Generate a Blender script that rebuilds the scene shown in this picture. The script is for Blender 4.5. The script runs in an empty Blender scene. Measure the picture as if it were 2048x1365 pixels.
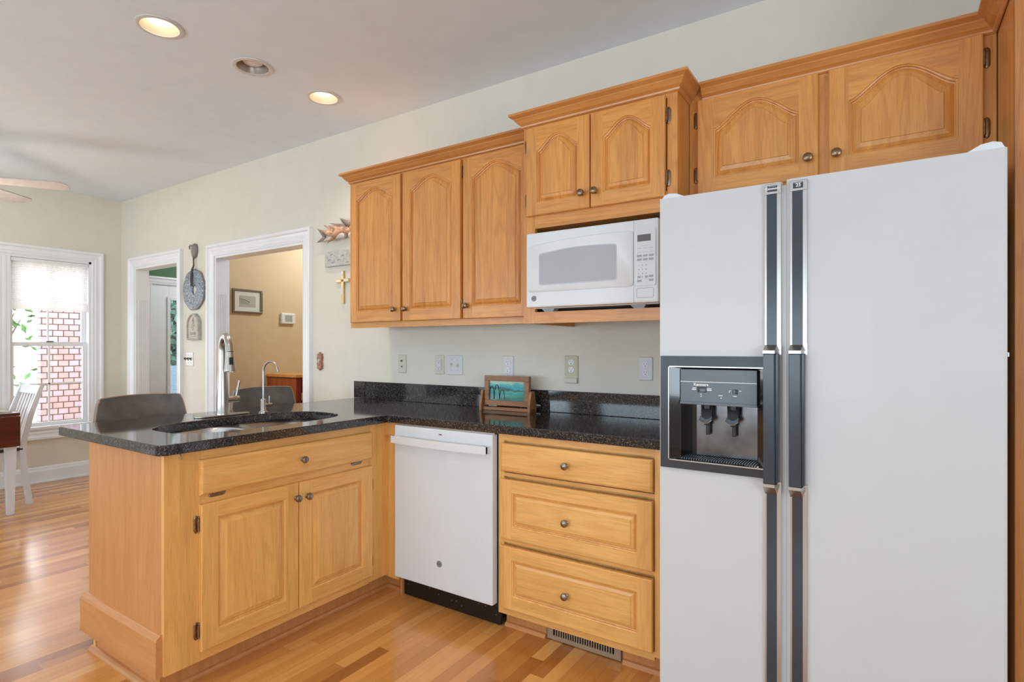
import bpy, bmesh, math, random
from mathutils import Vector, Matrix
random.seed(7)
SC = bpy.context.scene
COL = SC.collection
PI = math.pi

# ------------------------------------------------------------------ camera
H = 1.255
cd = bpy.data.cameras.new('camera'); cam = bpy.data.objects.new('camera', cd); COL.objects.link(cam)
cam.location = (0, 0, H); cam.rotation_euler = (PI/2, 0, math.radians(33.4))
cd.sensor_width = 36; cd.lens = 36*1126/2048; cd.shift_y = 12.5/2048; cd.clip_start = .05
SC.camera = cam
# ------------------------------------------------------------------ exposure, world
SC.view_settings.view_transform = 'Standard'; SC.view_settings.look = 'None'
SC.view_settings.gamma = 1; SC.view_settings.use_curve_mapping = False
SC.view_settings.exposure = 0.25
w = bpy.data.worlds.new('world'); SC.world = w; w.use_nodes = True
bg = w.node_tree.nodes['Background']; bg.inputs[0].default_value = (.90, .95, 1, 1); bg.inputs[1].default_value = 4.2

def lamp(name, kind, loc, rot, energy, color=(1, 1, 1), size=None, size_y=None, spot=None, blend=.5, soft=.05):
    l = bpy.data.lights.new(name, kind); l.energy = energy; l.color = color
    if kind == 'AREA':
        l.shape = 'RECTANGLE'; l.size = size; l.size_y = size_y
    else:
        l.shadow_soft_size = soft
    if kind == 'SPOT':
        l.spot_size = spot; l.spot_blend = blend
    o = bpy.data.objects.new(name, l); COL.objects.link(o); o.location = loc; o.rotation_euler = rot
    return o
# added area fills behind and beside the camera; their windows are made up
lamp('rear_fill_area', 'AREA', (-1.9, -3.02, 1.55), (math.radians(112), 0, 0), 92, (.655, .85, 1), 3.6, 1.7)
lamp('rear_fill_area', 'AREA', (-5.2, -3.02, 1.5), (math.radians(112), 0, 0), 62, (.67, .855, 1), 1.8, 1.7)
lamp('side_fill_area', 'AREA', (2.52, -1.0, 1.5), (math.radians(110), 0, PI/2), 92, (.70, .86, 1), 2.4, 1.7)
# added point fills for the rooms beyond the openings, no fixture there
lamp('hall_fill_point', 'POINT', (-4.2, 4.0, 2.4), (0, 0, 0), 34, (.85, .93, 1), soft=.15)
lamp('porch_fill_point', 'POINT', (-5.9, 4.2, 2.3), (0, 0, 0), 26, (.84, .92, 1), soft=.15)
CAN = [(-2.80, 1.28, 1), (-2.79, 1.735, 0), (-2.78, 2.18, 1), (-1.55, .32, 1), (-.72, .32, 1), (-1.9, -.9, 1)]  # last entry is an added, unseen fill downlight behind the camera
for x, y, on in CAN:
    if on: lamp('downlight_beam', 'SPOT', (x, y, 2.70), (0, 0, 0), 16, (1, .84, .64), spot=math.radians(125), blend=.8, soft=.05)
lamp('fan_light_glow', 'POINT', (-5.31, 1.08, 2.2), (0, 0, 0), 12, (1, .9, .76), soft=.09)

# ------------------------------------------------------------------ node helpers
def newmat(name):
    m = bpy.data.materials.new(name); m.use_nodes = True
    nt = m.node_tree; return m, nt, nt.nodes['Principled BSDF']
def nd(nt, t, **kw):
    n = nt.nodes.new(t)
    for k, v in kw.items(): setattr(n, k, v)
    return n
def mth(nt, op, a, b=None, c=None):
    n = nd(nt, 'ShaderNodeMath', operation=op)
    for i, v in enumerate((a, b, c)):
        if v is None: continue
        if isinstance(v, (int, float)): n.inputs[i].default_value = v
        else: nt.links.new(v, n.inputs[i])
    return n.outputs[0]
def mixc(nt, f, a, b, mode='MIX'):
    n = nd(nt, 'ShaderNodeMix', data_type='RGBA', blend_type=mode)
    for i, v in ((0, f), (6, a), (7, b)):
        if isinstance(v, (int, float)): n.inputs[i].default_value = v
        elif isinstance(v, tuple): n.inputs[i].default_value = (*v, 1) if len(v) == 3 else v
        else: nt.links.new(v, n.inputs[i])
    return n.outputs[2]
def ramp(nt, f, stops):
    n = nd(nt, 'ShaderNodeValToRGB'); e = n.color_ramp.elements
    while len(e) < len(stops): e.new(.5)
    for i, (p, c) in enumerate(stops):
        e[i].position = p; e[i].color = (*c, 1) if len(c) == 3 else c
    nt.links.new(f, n.inputs[0]); return n.outputs[0]
def noise(nt, vec, scale, detail=3, rough=.5, dist=0):
    n = nd(nt, 'ShaderNodeTexNoise'); n.inputs['Scale'].default_value = scale; n.inputs['Detail'].default_value = detail
    n.inputs['Roughness'].default_value = rough; n.inputs['Distortion'].default_value = dist
    nt.links.new(vec, n.inputs['Vector']); return n.outputs[0]
def mapping(nt, vec, scale=(1, 1, 1), loc=(0, 0, 0)):
    n = nd(nt, 'ShaderNodeMapping'); n.inputs['Scale'].default_value = scale; n.inputs['Location'].default_value = loc
    nt.links.new(vec, n.inputs[0]); return n.outputs[0]
def bump(nt, b, h, strength=.2, dist=.002):
    n = nd(nt, 'ShaderNodeBump'); n.inputs['Strength'].default_value = strength; n.inputs['Distance'].default_value = dist
    nt.links.new(h, n.inputs['Height']); nt.links.new(n.outputs[0], b.inputs['Normal'])
def coords(nt, kind='Object'):
    return nd(nt, 'ShaderNodeTexCoord').outputs[kind]
def lin(r, g, b):
    f = lambda v: (v/255/12.92) if v/255 <= .04045 else ((v/255+.055)/1.055)**2.4
    return (f(r), f(g), f(b))

def plain(name, col, rough=.5, metal=0, spec=.5, coat=0, noise_amt=0, nscale=8, bumpamt=0, bscale=200):
    m, nt, b = newmat(name)
    b.inputs['Base Color'].default_value = (*col, 1); b.inputs['Roughness'].default_value = rough
    b.inputs['Metallic'].default_value = metal; b.inputs['Specular IOR Level'].default_value = spec
    b.inputs['Coat Weight'].default_value = coat
    c = coords(nt)
    n = noise(nt, c, nscale, 4)
    k = noise_amt if noise_amt else .02
    dark = tuple(v*(1-k) for v in col); light = tuple(min(1, v*(1+k)) for v in col)
    nt.links.new(ramp(nt, n, [(.3, dark), (.7, light)]), b.inputs['Base Color'])
    if bumpamt:
        bump(nt, b, noise(nt, c, bscale, 3), bumpamt, .001)
    return m

def wood(name, axis, dark, mid, light, rough=.34, planks=.075, figure=1.0, spec=.5):
    """oak, grain running along the given object axis"""
    m, nt, b = newmat(name)
    c = coords(nt)
    oi = nd(nt, 'ShaderNodeObjectInfo')
    sep = nd(nt, 'ShaderNodeSeparateXYZ'); nt.links.new(c, sep.inputs[0])
    X, Y, Z = sep.outputs
    if axis == 'z': cross = mth(nt, 'ADD', X, Y)
    else: cross = Z
    cell = mth(nt, 'FLOOR', mth(nt, 'DIVIDE', mth(nt, 'ADD', cross, 3.013), planks))
    wn = nd(nt, 'ShaderNodeTexWhiteNoise', noise_dimensions='1D')
    nt.links.new(mth(nt, 'ADD', cell, mth(nt, 'MULTIPLY', oi.outputs['Random'], 97.0)), wn.inputs['W'])
    s = dict(x=(.09, 1, 1), y=(1, .09, 1), z=(1, 1, .09))[axis]
    off = nd(nt, 'ShaderNodeVectorMath', operation='ADD')
    nt.links.new(c, off.inputs[0])
    comb = nd(nt, 'ShaderNodeCombineXYZ')
    k = mth(nt, 'MULTIPLY', wn.outputs[0], 9.0)
    for i in range(3): nt.links.new(k, comb.inputs[i])
    nt.links.new(comb.outputs[0], off.inputs[1])
    v = mapping(nt, off.outputs[0], s)
    big = noise(nt, v, 4.5, 3, .5, .6)
    rings = mth(nt, 'MULTIPLY_ADD', mth(nt, 'SINE', mth(nt, 'MULTIPLY', big, 95.0)), .5, .5)
    rings = mth(nt, 'POWER', rings, 3.5)
    fine = noise(nt, mapping(nt, off.outputs[0], tuple(a*(1 if a == 1 else .45) for a in s)), 330, 2, .6)
    midn = noise(nt, v, 26, 4, .6, .4)
    base = ramp(nt, midn, [(.15, tuple(.5*(p+q) for p, q in zip(dark, mid))), (.5, mid), (.85, light)])
    base = mixc(nt, mth(nt, 'MULTIPLY', rings, .27*figure), base, dark)
    pores = ramp(nt, fine, [(.34, (.55, .55, .55)), (.50, (1, 1, 1))])
    base = mixc(nt, .35*figure, base, pores, 'MULTIPLY')
    tone = mth(nt, 'MULTIPLY_ADD', wn.outputs[0], .13, .935)
    tc = nd(nt, 'ShaderNodeCombineXYZ')
    for i in range(3): nt.links.new(tone, tc.inputs[i])
    base = mixc(nt, 1.0, base, tc.outputs[0], 'MULTIPLY')
    nt.links.new(base, b.inputs['Base Color'])
    b.inputs['Roughness'].default_value = rough; b.inputs['Specular IOR Level'].default_value = spec
    b.inputs['Coat Weight'].default_value = .4; b.inputs['Coat Roughness'].default_value = .27
    bump(nt, b, fine, .10, .0006)
    return m

M = {}
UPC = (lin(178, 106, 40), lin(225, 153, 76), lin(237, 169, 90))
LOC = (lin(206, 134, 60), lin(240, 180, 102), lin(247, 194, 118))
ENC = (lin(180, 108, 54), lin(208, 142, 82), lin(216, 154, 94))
for a in 'xyz':
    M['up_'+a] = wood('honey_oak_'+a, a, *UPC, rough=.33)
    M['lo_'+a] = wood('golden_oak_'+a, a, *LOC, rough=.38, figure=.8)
M['end_z'] = wood('oak_veneer_panel', 'z', *ENC, rough=.45, planks=.9, figure=.6)
M['end_x'] = wood('oak_skirting', 'x', *ENC, rough=.4, planks=.9, figure=.4)
M['pant_z'] = wood('oak_pantry_face', 'z', lin(150, 84, 30), lin(196, 126, 62), lin(210, 144, 78), planks=.9)
M['mol'] = wood('oak_moulding', 'x', lin(170, 100, 42), lin(212, 142, 76), lin(226, 158, 90), rough=.3, planks=.9, figure=.5)
M['frame_wood'] = wood('weathered_pine', 'x', lin(110, 66, 34), lin(160, 106, 60), lin(190, 138, 88), rough=.6, planks=.3)
M['cherry'] = wood('cherry_side_panel', 'z', lin(120, 50, 14), lin(176, 84, 30), lin(200, 108, 44), rough=.3, planks=.12)
M['mahogany'] = plain('dark_red_mahogany', lin(112, 40, 28), .35, noise_amt=.2)
M['table_wood'] = wood('walnut_table_leaf', 'y', lin(56, 22, 14), lin(92, 40, 26), lin(108, 52, 36), rough=.2, planks=.6, figure=.5)

M['wall'] = plain('cream_wall_paint', (.78, .74, .645), .55, bumpamt=.08, bscale=260)
M['ceil'] = plain('flat_ceiling_paint', (.81, .88, .955), .75, bumpamt=.05)
M['hall'] = plain('tan_hall_paint', lin(206, 178, 134), .6, bumpamt=.05)
M['green'] = plain('sage_green_paint', lin(84, 124, 84), .6)
M['trim'] = plain('white_trim_paint', (.90, .915, .94), .3)
M['appl'] = plain('white_appliance_enamel', (.665, .67, .675), .38, coat=.1, noise_amt=.012, bumpamt=.05, bscale=500)
M['badge'] = plain('grey_enamel_badge', (.30, .30, .31), .35)
M['dwfront'] = plain('light_offset_enamel', (.78, .815, .85), .3, coat=.1, noise_amt=.012)  # appliance white lightened in colour to offset weaker light on the dishwasher
M['appl2'] = plain('white_appliance_plastic', (.80, .82, .84), .3)
M['btn'] = plain('grey_button_print', (.42, .43, .45), .5)
M['btnline'] = plain('pale_grey_print', (.55, .58, .64), .5)
M['lcd'] = plain('dark_display', (.16, .15, .15), .15)
M['mwglass'] = plain('grey_window_screen', (.46, .47, .49), .25)
M['black'] = plain('black_plastic', (.008, .008, .009), .35)
M['blackg'] = plain('gloss_black_panel', (.012, .012, .014), .08, coat=.5)
M['dkframe'] = plain('dark_slate_plastic', (.035, .040, .048), .28, noise_amt=.15)
M['slate'] = plain('slate_grey_panel', (.13, .15, .18), .3, noise_amt=.06)
M['handle'] = plain('dark_handle_insert', (.045, .055, .07), .2, noise_amt=.1)
M['chrome'] = plain('bright_chrome', (.54, .52, .49), .28, metal=1)
M['steel'] = plain('brushed_stainless', (.62, .61, .59), .26, metal=1, noise_amt=.05)
M['darksteel'] = plain('dark_polished_plate', (.22, .22, .23), .18, metal=.9, noise_amt=.3, nscale=14)
M['nickel'] = plain('brushed_nickel_faucet', (.50, .48, .45), .30, metal=1)
M['brass'] = plain('antique_brass', (.26, .17, .10), .28, metal=1, noise_amt=.25, nscale=90)
M['pewter'] = plain('dark_pewter_knob', (.30, .26, .21), .32, metal=1, noise_amt=.2, nscale=90)
M['ring'] = plain('satin_nickel_trim', (.70, .67, .64), .35, metal=.15)
M['canin'] = plain('cream_reflector', (.62, .52, .38), .45)
M['canoff'] = plain('unlit_reflector', (.42, .36, .30), .3, metal=.5)  # reflector of the switched-off can, its missing light put into a darker colour
M['bulboff'] = plain('frosted_bulb', (.86, .82, .86), .4)
M['plate'] = plain('white_wall_plate', (.72, .71, .72), .35)
M['plate2'] = plain('ivory_wall_plate', (.68, .64, .54), .4)
M['plate3'] = plain('almond_wall_plate', (.60, .55, .42), .4)
M['slot'] = plain('dark_slot', (.02, .02, .02), .6)
M['register'] = plain('tan_metal_register', (.42, .31, .22), .45, metal=.3)
M['leather'] = plain('worn_brown_leather', (.135, .12, .11), .30, noise_amt=.35, nscale=9, bumpamt=.25, bscale=60)
M['seam'] = plain('tan_leather_piping', (.34, .22, .15), .5)
M['whitepaint'] = plain('white_furniture_paint', (.74, .74, .75), .35)
M['seatdark'] = plain('dark_seat', (.05, .035, .04), .3)
M['runner'] = plain('patterned_green_runner', (.42, .42, .30), .9, noise_amt=.6, nscale=45)
M['fan'] = wood('bleached_fan_blade', 'x', lin(176, 166, 162), lin(202, 194, 190), lin(212, 206, 204), rough=.4, planks=.6, figure=.3)
M['fanmetal'] = plain('fan_white_metal', (.7, .7, .7), .3)
M['slatewash'] = plain('whitewashed_board', (.56, .55, .53), .8, noise_amt=.2, nscale=40)
M['shell'] = plain('driftwood_shell', (.62, .36, .22), .45, noise_amt=.6, nscale=22)
M['shellw'] = plain('pearly_shell', (.72, .66, .60), .3, noise_amt=.3, nscale=18)
M['shelld'] = plain('grey_shell_tip', (.30, .25, .22), .45, noise_amt=.3, nscale=25)
M['gold'] = plain('brushed_gold', (.72, .55, .28), .3, metal=.8)
M['pearl'] = plain('mother_of_pearl', (.85, .82, .80), .15, noise_amt=.15, nscale=60)
M['copper'] = plain('aged_copper', (.40, .20, .14), .4, metal=.5, noise_amt=.3, nscale=40)
M['stone'] = plain('plaque_stone', (.50, .47, .42), .7, noise_amt=.25, nscale=30)
M['stonelt'] = plain('plaque_face', (.66, .58, .50), .8, noise_amt=.08)
M['ink'] = plain('dark_ink', (.10, .08, .07), .7)
M['inklt'] = plain('faded_ink', (.30, .25, .22), .7)
M['whiteprint'] = plain('white_print', (.9, .9, .9), .5)
M['picframe'] = plain('bronze_picture_frame', (.20, .15, .10), .35, metal=.4)
M['mat'] = plain('cream_picture_mat', (.66, .61, .52), .8)
M['thermo'] = plain('thermostat_shell', (.72, .66, .56), .4)
M['thlcd'] = plain('thermostat_display', (.38, .36, .30), .3)
M['brickmortar'] = None
M['patio'] = plain('patio_concrete', (.55, .53, .50), .9, noise_amt=.1)
M['leaf'] = plain('green_leaves', (.10, .24, .06), .6, noise_amt=.6, nscale=5)
M['leafb'] = plain('blue_green_leaves', (.07, .17, .12), .6, noise_amt=.6, nscale=5)
M['bark'] = plain('grey_bark', (.16, .12, .09), .9, noise_amt=.3)
M['sling'] = plain('blue_grey_sling', (.18, .30, .42), .7)

def emis(name, col, s):
    m, nt, b = newmat(name)
    b.inputs['Base Color'].default_value = (*col, 1); b.inputs['Emission Color'].default_value = (*col, 1)
    b.inputs['Emission Strength'].default_value = s; return m
M['bulb'] = emis('lit_bulb', (1, .90, .74), 3.2)
M['fanglobe'] = emis('lit_fan_globe', (1, .9, .74), 6)

def mk_glass(name, tint=(1, 1, 1)):
    m, nt, b = newmat(name)
    b.inputs['Base Color'].default_value = (*tint, 1); b.inputs['Roughness'].default_value = 0
    b.inputs['Transmission Weight'].default_value = 1; b.inputs['IOR'].default_value = 1.01
    b.inputs['Specular IOR Level'].default_value = .5
    return m
M['glass'] = mk_glass('window_glass')

def mk_granite():
    m, nt, b = newmat('speckled_dark_granite')
    c = coords(nt)
    v = nd(nt, 'ShaderNodeTexVoronoi'); v.inputs['Scale'].default_value = 300; nt.links.new(c, v.inputs['Vector'])
    wn = nd(nt, 'ShaderNodeTexWhiteNoise', noise_dimensions='3D'); nt.links.new(v.outputs['Position'], wn.inputs['Vector'])
    base = ramp(nt, wn.outputs[0], [(0, (.005, .006, .008)), (.42, (.012, .013, .016)), (.64, (.03, .028, .027)), (.80, (.075, .058, .044)), (.93, (.14, .118, .098)), (1, (.24, .23, .22))])
    r = nt.nodes[-1]
    n = noise(nt, c, 40, 4)
    base = mixc(nt, mth(nt, 'MULTIPLY', n, .55), base, (.014, .015, .018))
    nt.links.new(base, b.inputs['Base Color'])
    b.inputs['Roughness'].default_value = .07; b.inputs['Specular IOR Level'].default_value = .75
    return m
M['granite'] = mk_granite()

def mk_floor():
    m, nt, b = newmat('oak_strip_floor')
    c = coords(nt); s = nd(nt, 'ShaderNodeSeparateXYZ'); nt.links.new(c, s.inputs[0])
    X, Y, Z = s.outputs
    u = mth(nt, 'DIVIDE', mth(nt, 'ADD', X, 20.0), .057)
    row = mth(nt, 'FLOOR', u)
    wr = nd(nt, 'ShaderNodeTexWhiteNoise', noise_dimensions='1D'); nt.links.new(row, wr.inputs['W'])
    vv = mth(nt, 'ADD', mth(nt, 'DIVIDE', mth(nt, 'ADD', Y, 20.0), .78), mth(nt, 'MULTIPLY', wr.outputs[0], 7.0))
    cell = mth(nt, 'FLOOR', vv)
    cb = nd(nt, 'ShaderNodeCombineXYZ'); nt.links.new(row, cb.inputs[0]); nt.links.new(cell, cb.inputs[1])
    wn = nd(nt, 'ShaderNodeTexWhiteNoise', noise_dimensions='2D'); nt.links.new(cb.outputs[0], wn.inputs['Vector'])
    tone = ramp(nt, wn.outputs[0], [(0, lin(164, 100, 42)), (.12, lin(190, 124, 58)), (.4, lin(212, 146, 76)), (.75, lin(222, 156, 84)), (1, lin(232, 172, 100))])
    off = nd(nt, 'ShaderNodeVectorMath', operation='ADD'); nt.links.new(c, off.inputs[0])
    cc = nd(nt, 'ShaderNodeCombineXYZ')
    for i in range(3): nt.links.new(mth(nt, 'MULTIPLY', wn.outputs[0], 13.0), cc.inputs[i])
    nt.links.new(cc.outputs[0], off.inputs[1])
    g = mapping(nt, off.outputs[0], (1, .08, 1))
    g1 = noise(nt, g, 30, 5, .65, .7)
    big = noise(nt, g, 8, 2, .5, .5)
    rings = mth(nt, 'POWER', mth(nt, 'MULTIPLY_ADD', mth(nt, 'SINE', mth(nt, 'MULTIPLY', big, 60.0)), .5, .5), 2.0)
    col = mixc(nt, .85, tone, ramp(nt, g1, [(.25, (.86, .81, .76)), (.5, (1, 1, 1)), (.8, (1.0, .99, .97))]), 'MULTIPLY')
    col = mixc(nt, mth(nt, 'MULTIPLY', rings, .12), col, lin(160, 98, 46))
    fu = mth(nt, 'FRACT', u); fv = mth(nt, 'FRACT', vv)
    du = mth(nt, 'MINIMUM', fu, mth(nt, 'SUBTRACT', 1.0, fu))
    dv = mth(nt, 'MINIMUM', fv, mth(nt, 'SUBTRACT', 1.0, fv))
    gu = mth(nt, 'LESS_THAN', du, .014); gv = mth(nt, 'LESS_THAN', dv, .0013)
    gap = mth(nt, 'MAXIMUM', gu, gv)
    col = mixc(nt, mth(nt, 'MULTIPLY', gap, .38), col, lin(110, 62, 24))
    nt.links.new(col, b.inputs['Base Color'])
    b.inputs['Roughness'].default_value = .22; b.inputs['Coat Weight'].default_value = .35; b.inputs['Coat Roughness'].default_value = .14
    h = mth(nt, 'SUBTRACT', mth(nt, 'MULTIPLY', noise(nt, mapping(nt, c, (1, .4, 1)), 9, 2), .8), gap)
    bump(nt, b, h, .035, .0015)
    return m
M['floor'] = mk_floor()

def mk_brick():
    m, nt, b = newmat('sunlit_brick')
    c = coords(nt); s = nd(nt, 'ShaderNodeSeparateXYZ'); nt.links.new(c, s.inputs[0])
    cb = nd(nt, 'ShaderNodeCombineXYZ')
    nt.links.new(mth(nt, 'ADD', s.outputs[1], s.outputs[0]), cb.inputs[0]); nt.links.new(s.outputs[2], cb.inputs[1])
    t = nd(nt, 'ShaderNodeTexBrick'); nt.links.new(cb.outputs[0], t.inputs['Vector'])
    t.inputs['Color1'].default_value = (*lin(214, 184, 190), 1); t.inputs['Color2'].default_value = (*lin(208, 200, 226), 1)
    t.inputs['Mortar'].default_value = (*lin(118, 100, 94), 1); t.inputs['Scale'].default_value = 1
    t.inputs['Brick Width'].default_value = .118; t.inputs['Row Height'].default_value = .080; t.inputs['Mortar Size'].default_value = .007
    n = noise(nt, c, 9, 4)
    nt.links.new(mixc(nt, .5, t.outputs[0], ramp(nt, n, [(.3, (.7, .66, .68)), (.7, (1, 1, 1))]), 'MULTIPLY'), b.inputs['Base Color'])
    b.inputs['Roughness'].default_value = .85
    return m
M['brick'] = mk_brick()

def mk_shade():
    m, nt, b = newmat('pleated_shade_fabric')
    b.inputs['Base Color'].default_value = (.92, .92, .92, 1); b.inputs['Roughness'].default_value = .9
    tr = nd(nt, 'ShaderNodeBsdfTranslucent'); tr.inputs[0].default_value = (.95, .95, .95, 1)
    mx = nd(nt, 'ShaderNodeMixShader'); mx.inputs[0].default_value = .65
    nt.links.new(b.outputs[0], mx.inputs[1]); nt.links.new(tr.outputs[0], mx.inputs[2])
    nt.links.new(mx.outputs[0], nt.nodes['Material Output'].inputs[0])
    return m
M['shade'] = mk_shade()

def mk_sand():
    m, nt, b = newmat('turquoise_sand_picture')
    c = coords(nt); s = nd(nt, 'ShaderNodeSeparateXYZ'); nt.links.new(c, s.inputs[0])
    n = noise(nt, mapping(nt, c, (8, 8, 14)), 1.6, 2)
    hgt = mth(nt, 'ADD', mth(nt, 'MULTIPLY', mth(nt, 'SUBTRACT', s.outputs[2], .054), 8.3), mth(nt, 'MULTIPLY_ADD', n, .55, -.27))
    col = ramp(nt, hgt, [(0, lin(60, 120, 110)), (.18, lin(80, 160, 140)), (.34, lin(40, 150, 150)), (.42, lin(70, 180, 150)), (.5, lin(30, 60, 70)), (.56, lin(20, 150, 170)), (.72, lin(60, 190, 190)), (.82, lin(190, 210, 180))])
    wv = mth(nt, 'SINE', mth(nt, 'MULTIPLY', hgt, 70.0))
    col = mixc(nt, mth(nt, 'MULTIPLY_ADD', wv, .15, .15), col, lin(30, 90, 90))
    nt.links.new(col, b.inputs['Base Color']); b.inputs['Roughness'].default_value = .12
    return m
M['sand'] = mk_sand()

def mk_disc():
    m, nt, b = newmat('hammered_blue_silver')
    c = coords(nt)
    v = nd(nt, 'ShaderNodeTexVoronoi'); v.inputs['Scale'].default_value = 70; nt.links.new(mapping(nt, c, (1, 1, 1)), v.inputs['Vector'])
    n = noise(nt, c, 42, 6, .8, 2.5)
    col = ramp(nt, n, [(.36, lin(64, 74, 88)), (.5, lin(132, 146, 160)), (.6, lin(226, 230, 234))])
    nt.links.new(col, b.inputs['Base Color']); b.inputs['Metallic'].default_value = .35; b.inputs['Roughness'].default_value = .4
    bump(nt, b, n, .8, .004)
    return m
M['disc'] = mk_disc()

def mk_photo():
    m, nt, b = newmat('sepia_bridge_print')
    c = coords(nt); s = nd(nt, 'ShaderNodeSeparateXYZ'); nt.links.new(c, s.inputs[0])
    n = noise(nt, mapping(nt, c, (1, 1, 4)), 12, 3)
    t = mth(nt, 'ADD', mth(nt, 'MULTIPLY', s.outputs[2], 9.0), mth(nt, 'MULTIPLY_ADD', n, .3, .35))
    nt.links.new(ramp(nt, t, [(0, lin(90, 84, 74)), (.4, lin(150, 142, 128)), (.55, lin(120, 110, 96)), (.8, lin(176, 168, 152))]), b.inputs['Base Color'])
    b.inputs['Roughness'].default_value = .3
    return m
M['photo'] = mk_photo()

# ------------------------------------------------------------------ mesh helpers
WM = {}
def wm(o): return WM.get(o.name, Matrix.Identity(4)) if o else Matrix.Identity(4)

class MB:
    """collects shapes; build() links them as one mesh object"""
    def __init__(s, T=None): s.v = []; s.f = []; s.m = []; s.T = T
    def add(s, vs, fs, mi=0):
        n = len(s.v)
        for p in vs:
            p = Vector(p)
            s.v.append(s.T @ p if s.T else p)
        for f in fs: s.f.append(tuple(i+n for i in f)); s.m.append(mi)
        return s
    def box(s, x0, x1, y0, y1, z0, z1, mi=0, bev=0):
        x0, x1 = min(x0, x1), max(x0, x1); y0, y1 = min(y0, y1), max(y0, y1); z0, z1 = min(z0, z1), max(z0, z1)
        b = min(bev, (x1-x0)*.45, (y1-y0)*.45, (z1-z0)*.45)
        if b <= 0:
            vs = [(x, y, z) for x in (x0, x1) for y in (y0, y1) for z in (z0, z1)]
            return s.add(vs, [(0, 1, 3, 2), (4, 6, 7, 5), (0, 4, 5, 1), (2, 3, 7, 6), (0, 2, 6, 4), (1, 5, 7, 3)], mi)
        bm = bmesh.new(); bmesh.ops.create_cube(bm, size=1)
        for v in bm.verts: v.co = Vector(((x0+x1)/2+v.co.x*(x1-x0), (y0+y1)/2+v.co.y*(y1-y0), (z0+z1)/2+v.co.z*(z1-z0)))
        bmesh.ops.bevel(bm, geom=bm.edges[:], offset=b, segments=2, affect='EDGES', profile=.6)
        bm.verts.index_update(); r = s.add([v.co.copy() for v in bm.verts], [tuple(v.index for v in f.verts) for f in bm.faces], mi); bm.free(); return r
    def loft(s, loops, mi=0, closed=True, cap0=True, cap1=True):
        n = len(loops[0]); vs = [p for l in loops for p in l]; fs = []
        for i in range(len(loops)-1):
            for j in range(n if closed else n-1):
                a, b = i*n+j, i*n+(j+1) % n
                fs.append((a, b, b+n, a+n))
        if cap0: fs.append(tuple(range(n-1, -1, -1)))
        if cap1: fs.append(tuple(range((len(loops)-1)*n, len(loops)*n)))
        return s.add(vs, fs, mi)
    def cyl(s, a, b, r0, r1=None, n=16, mi=0, cap=True):
        r1 = r0 if r1 is None else r1
        a, b = Vector(a), Vector(b); d = (b-a).normalized(); u = d.orthogonal().normalized(); v = d.cross(u)
        return s.loft([[c+(u*math.cos(t)+v*math.sin(t))*r for t in [2*PI*k/n for k in range(n)]] for c, r in ((a, r0), (b, r1))], mi, True, cap, cap)
    def tube(s, pts, r, n=12, mi=0, flat=1.0):
        pts = [Vector(p) for p in pts]; rs = r if isinstance(r, (list, tuple)) else [r]*len(pts)
        loops = []; u = None
        for i, p in enumerate(pts):
            d = (pts[min(i+1, len(pts)-1)]-pts[max(i-1, 0)]).normalized()
            u = d.orthogonal().normalized() if u is None else (u-d*u.dot(d)).normalized()
            v = d.cross(u)
            loops.append([p+(u*math.cos(t)+v*math.sin(t)*flat)*rs[i] for t in [2*PI*k/n for k in range(n)]])
        return s.loft(loops, mi)
    def lathe(s, prof, c=(0, 0, 0), axis=(0, 0, 1), n=28, mi=0, cap0=False, cap1=False):
        c = Vector(c); d = Vector(axis).normalized(); u = d.orthogonal().normalized(); v = d.cross(u)
        return s.loft([[c+d*h+(u*math.cos(t)+v*math.sin(t))*max(r, 1e-5) for t in [2*PI*k/n for k in range(n)]] for r, h in prof], mi, True, cap0, cap1)
    def prism(s, poly, fn, w0, w1, mi=0):
        """poly of (a,b); fn(a,b,w)->xyz"""
        return s.loft([[fn(a, b, w0) for a, b in poly], [fn(a, b, w1) for a, b in poly]], mi)
    def text(s, string, size, fn, depth=.0005, mi=0, center=True, bold=0):
        cu = bpy.data.curves.new('lettering', 'FONT'); cu.body = string; cu.size = size; cu.extrude = depth/2; cu.resolution_u = 3; cu.offset = bold
        if center: cu.align_x = 'CENTER'; cu.align_y = 'CENTER'
        o = bpy.data.objects.new('lettering', cu); COL.objects.link(o)
        me = bpy.data.meshes.new_from_object(o.evaluated_get(bpy.context.evaluated_depsgraph_get()))
        s.add([fn(v.co.x, v.co.y, v.co.z+depth/2) for v in me.vertices], [tuple(p.vertices) for p in me.polygons], mi)
        bpy.data.objects.remove(o); bpy.data.curves.remove(cu); bpy.data.meshes.remove(me); return s
    def build(s, name, mats, parent=None, smooth=False, label=None):
        inv = wm(parent).inverted()
        me = bpy.data.meshes.new(name)
        me.from_pydata([inv @ p for p in s.v], [], s.f)
        mats = mats if isinstance(mats, (list, tuple)) else [mats]
        for m in mats: me.materials.append(m)
        for p, mi in zip(me.polygons, s.m): p.material_index = mi
        bm = bmesh.new(); bm.from_mesh(me); bmesh.ops.recalc_face_normals(bm, faces=bm.faces[:]); bm.to_mesh(me); bm.free()
        if smooth:
            for p in me.polygons: p.use_smooth = True
            try: me.set_sharp_from_angle(angle=math.radians(40))
            except Exception: pass
        me.update()
        o = bpy.data.objects.new(name, me); COL.objects.link(o)
        if parent: o.parent = parent; WM[o.name] = wm(parent)
        if label: o['label'] = label
        return o

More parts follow.
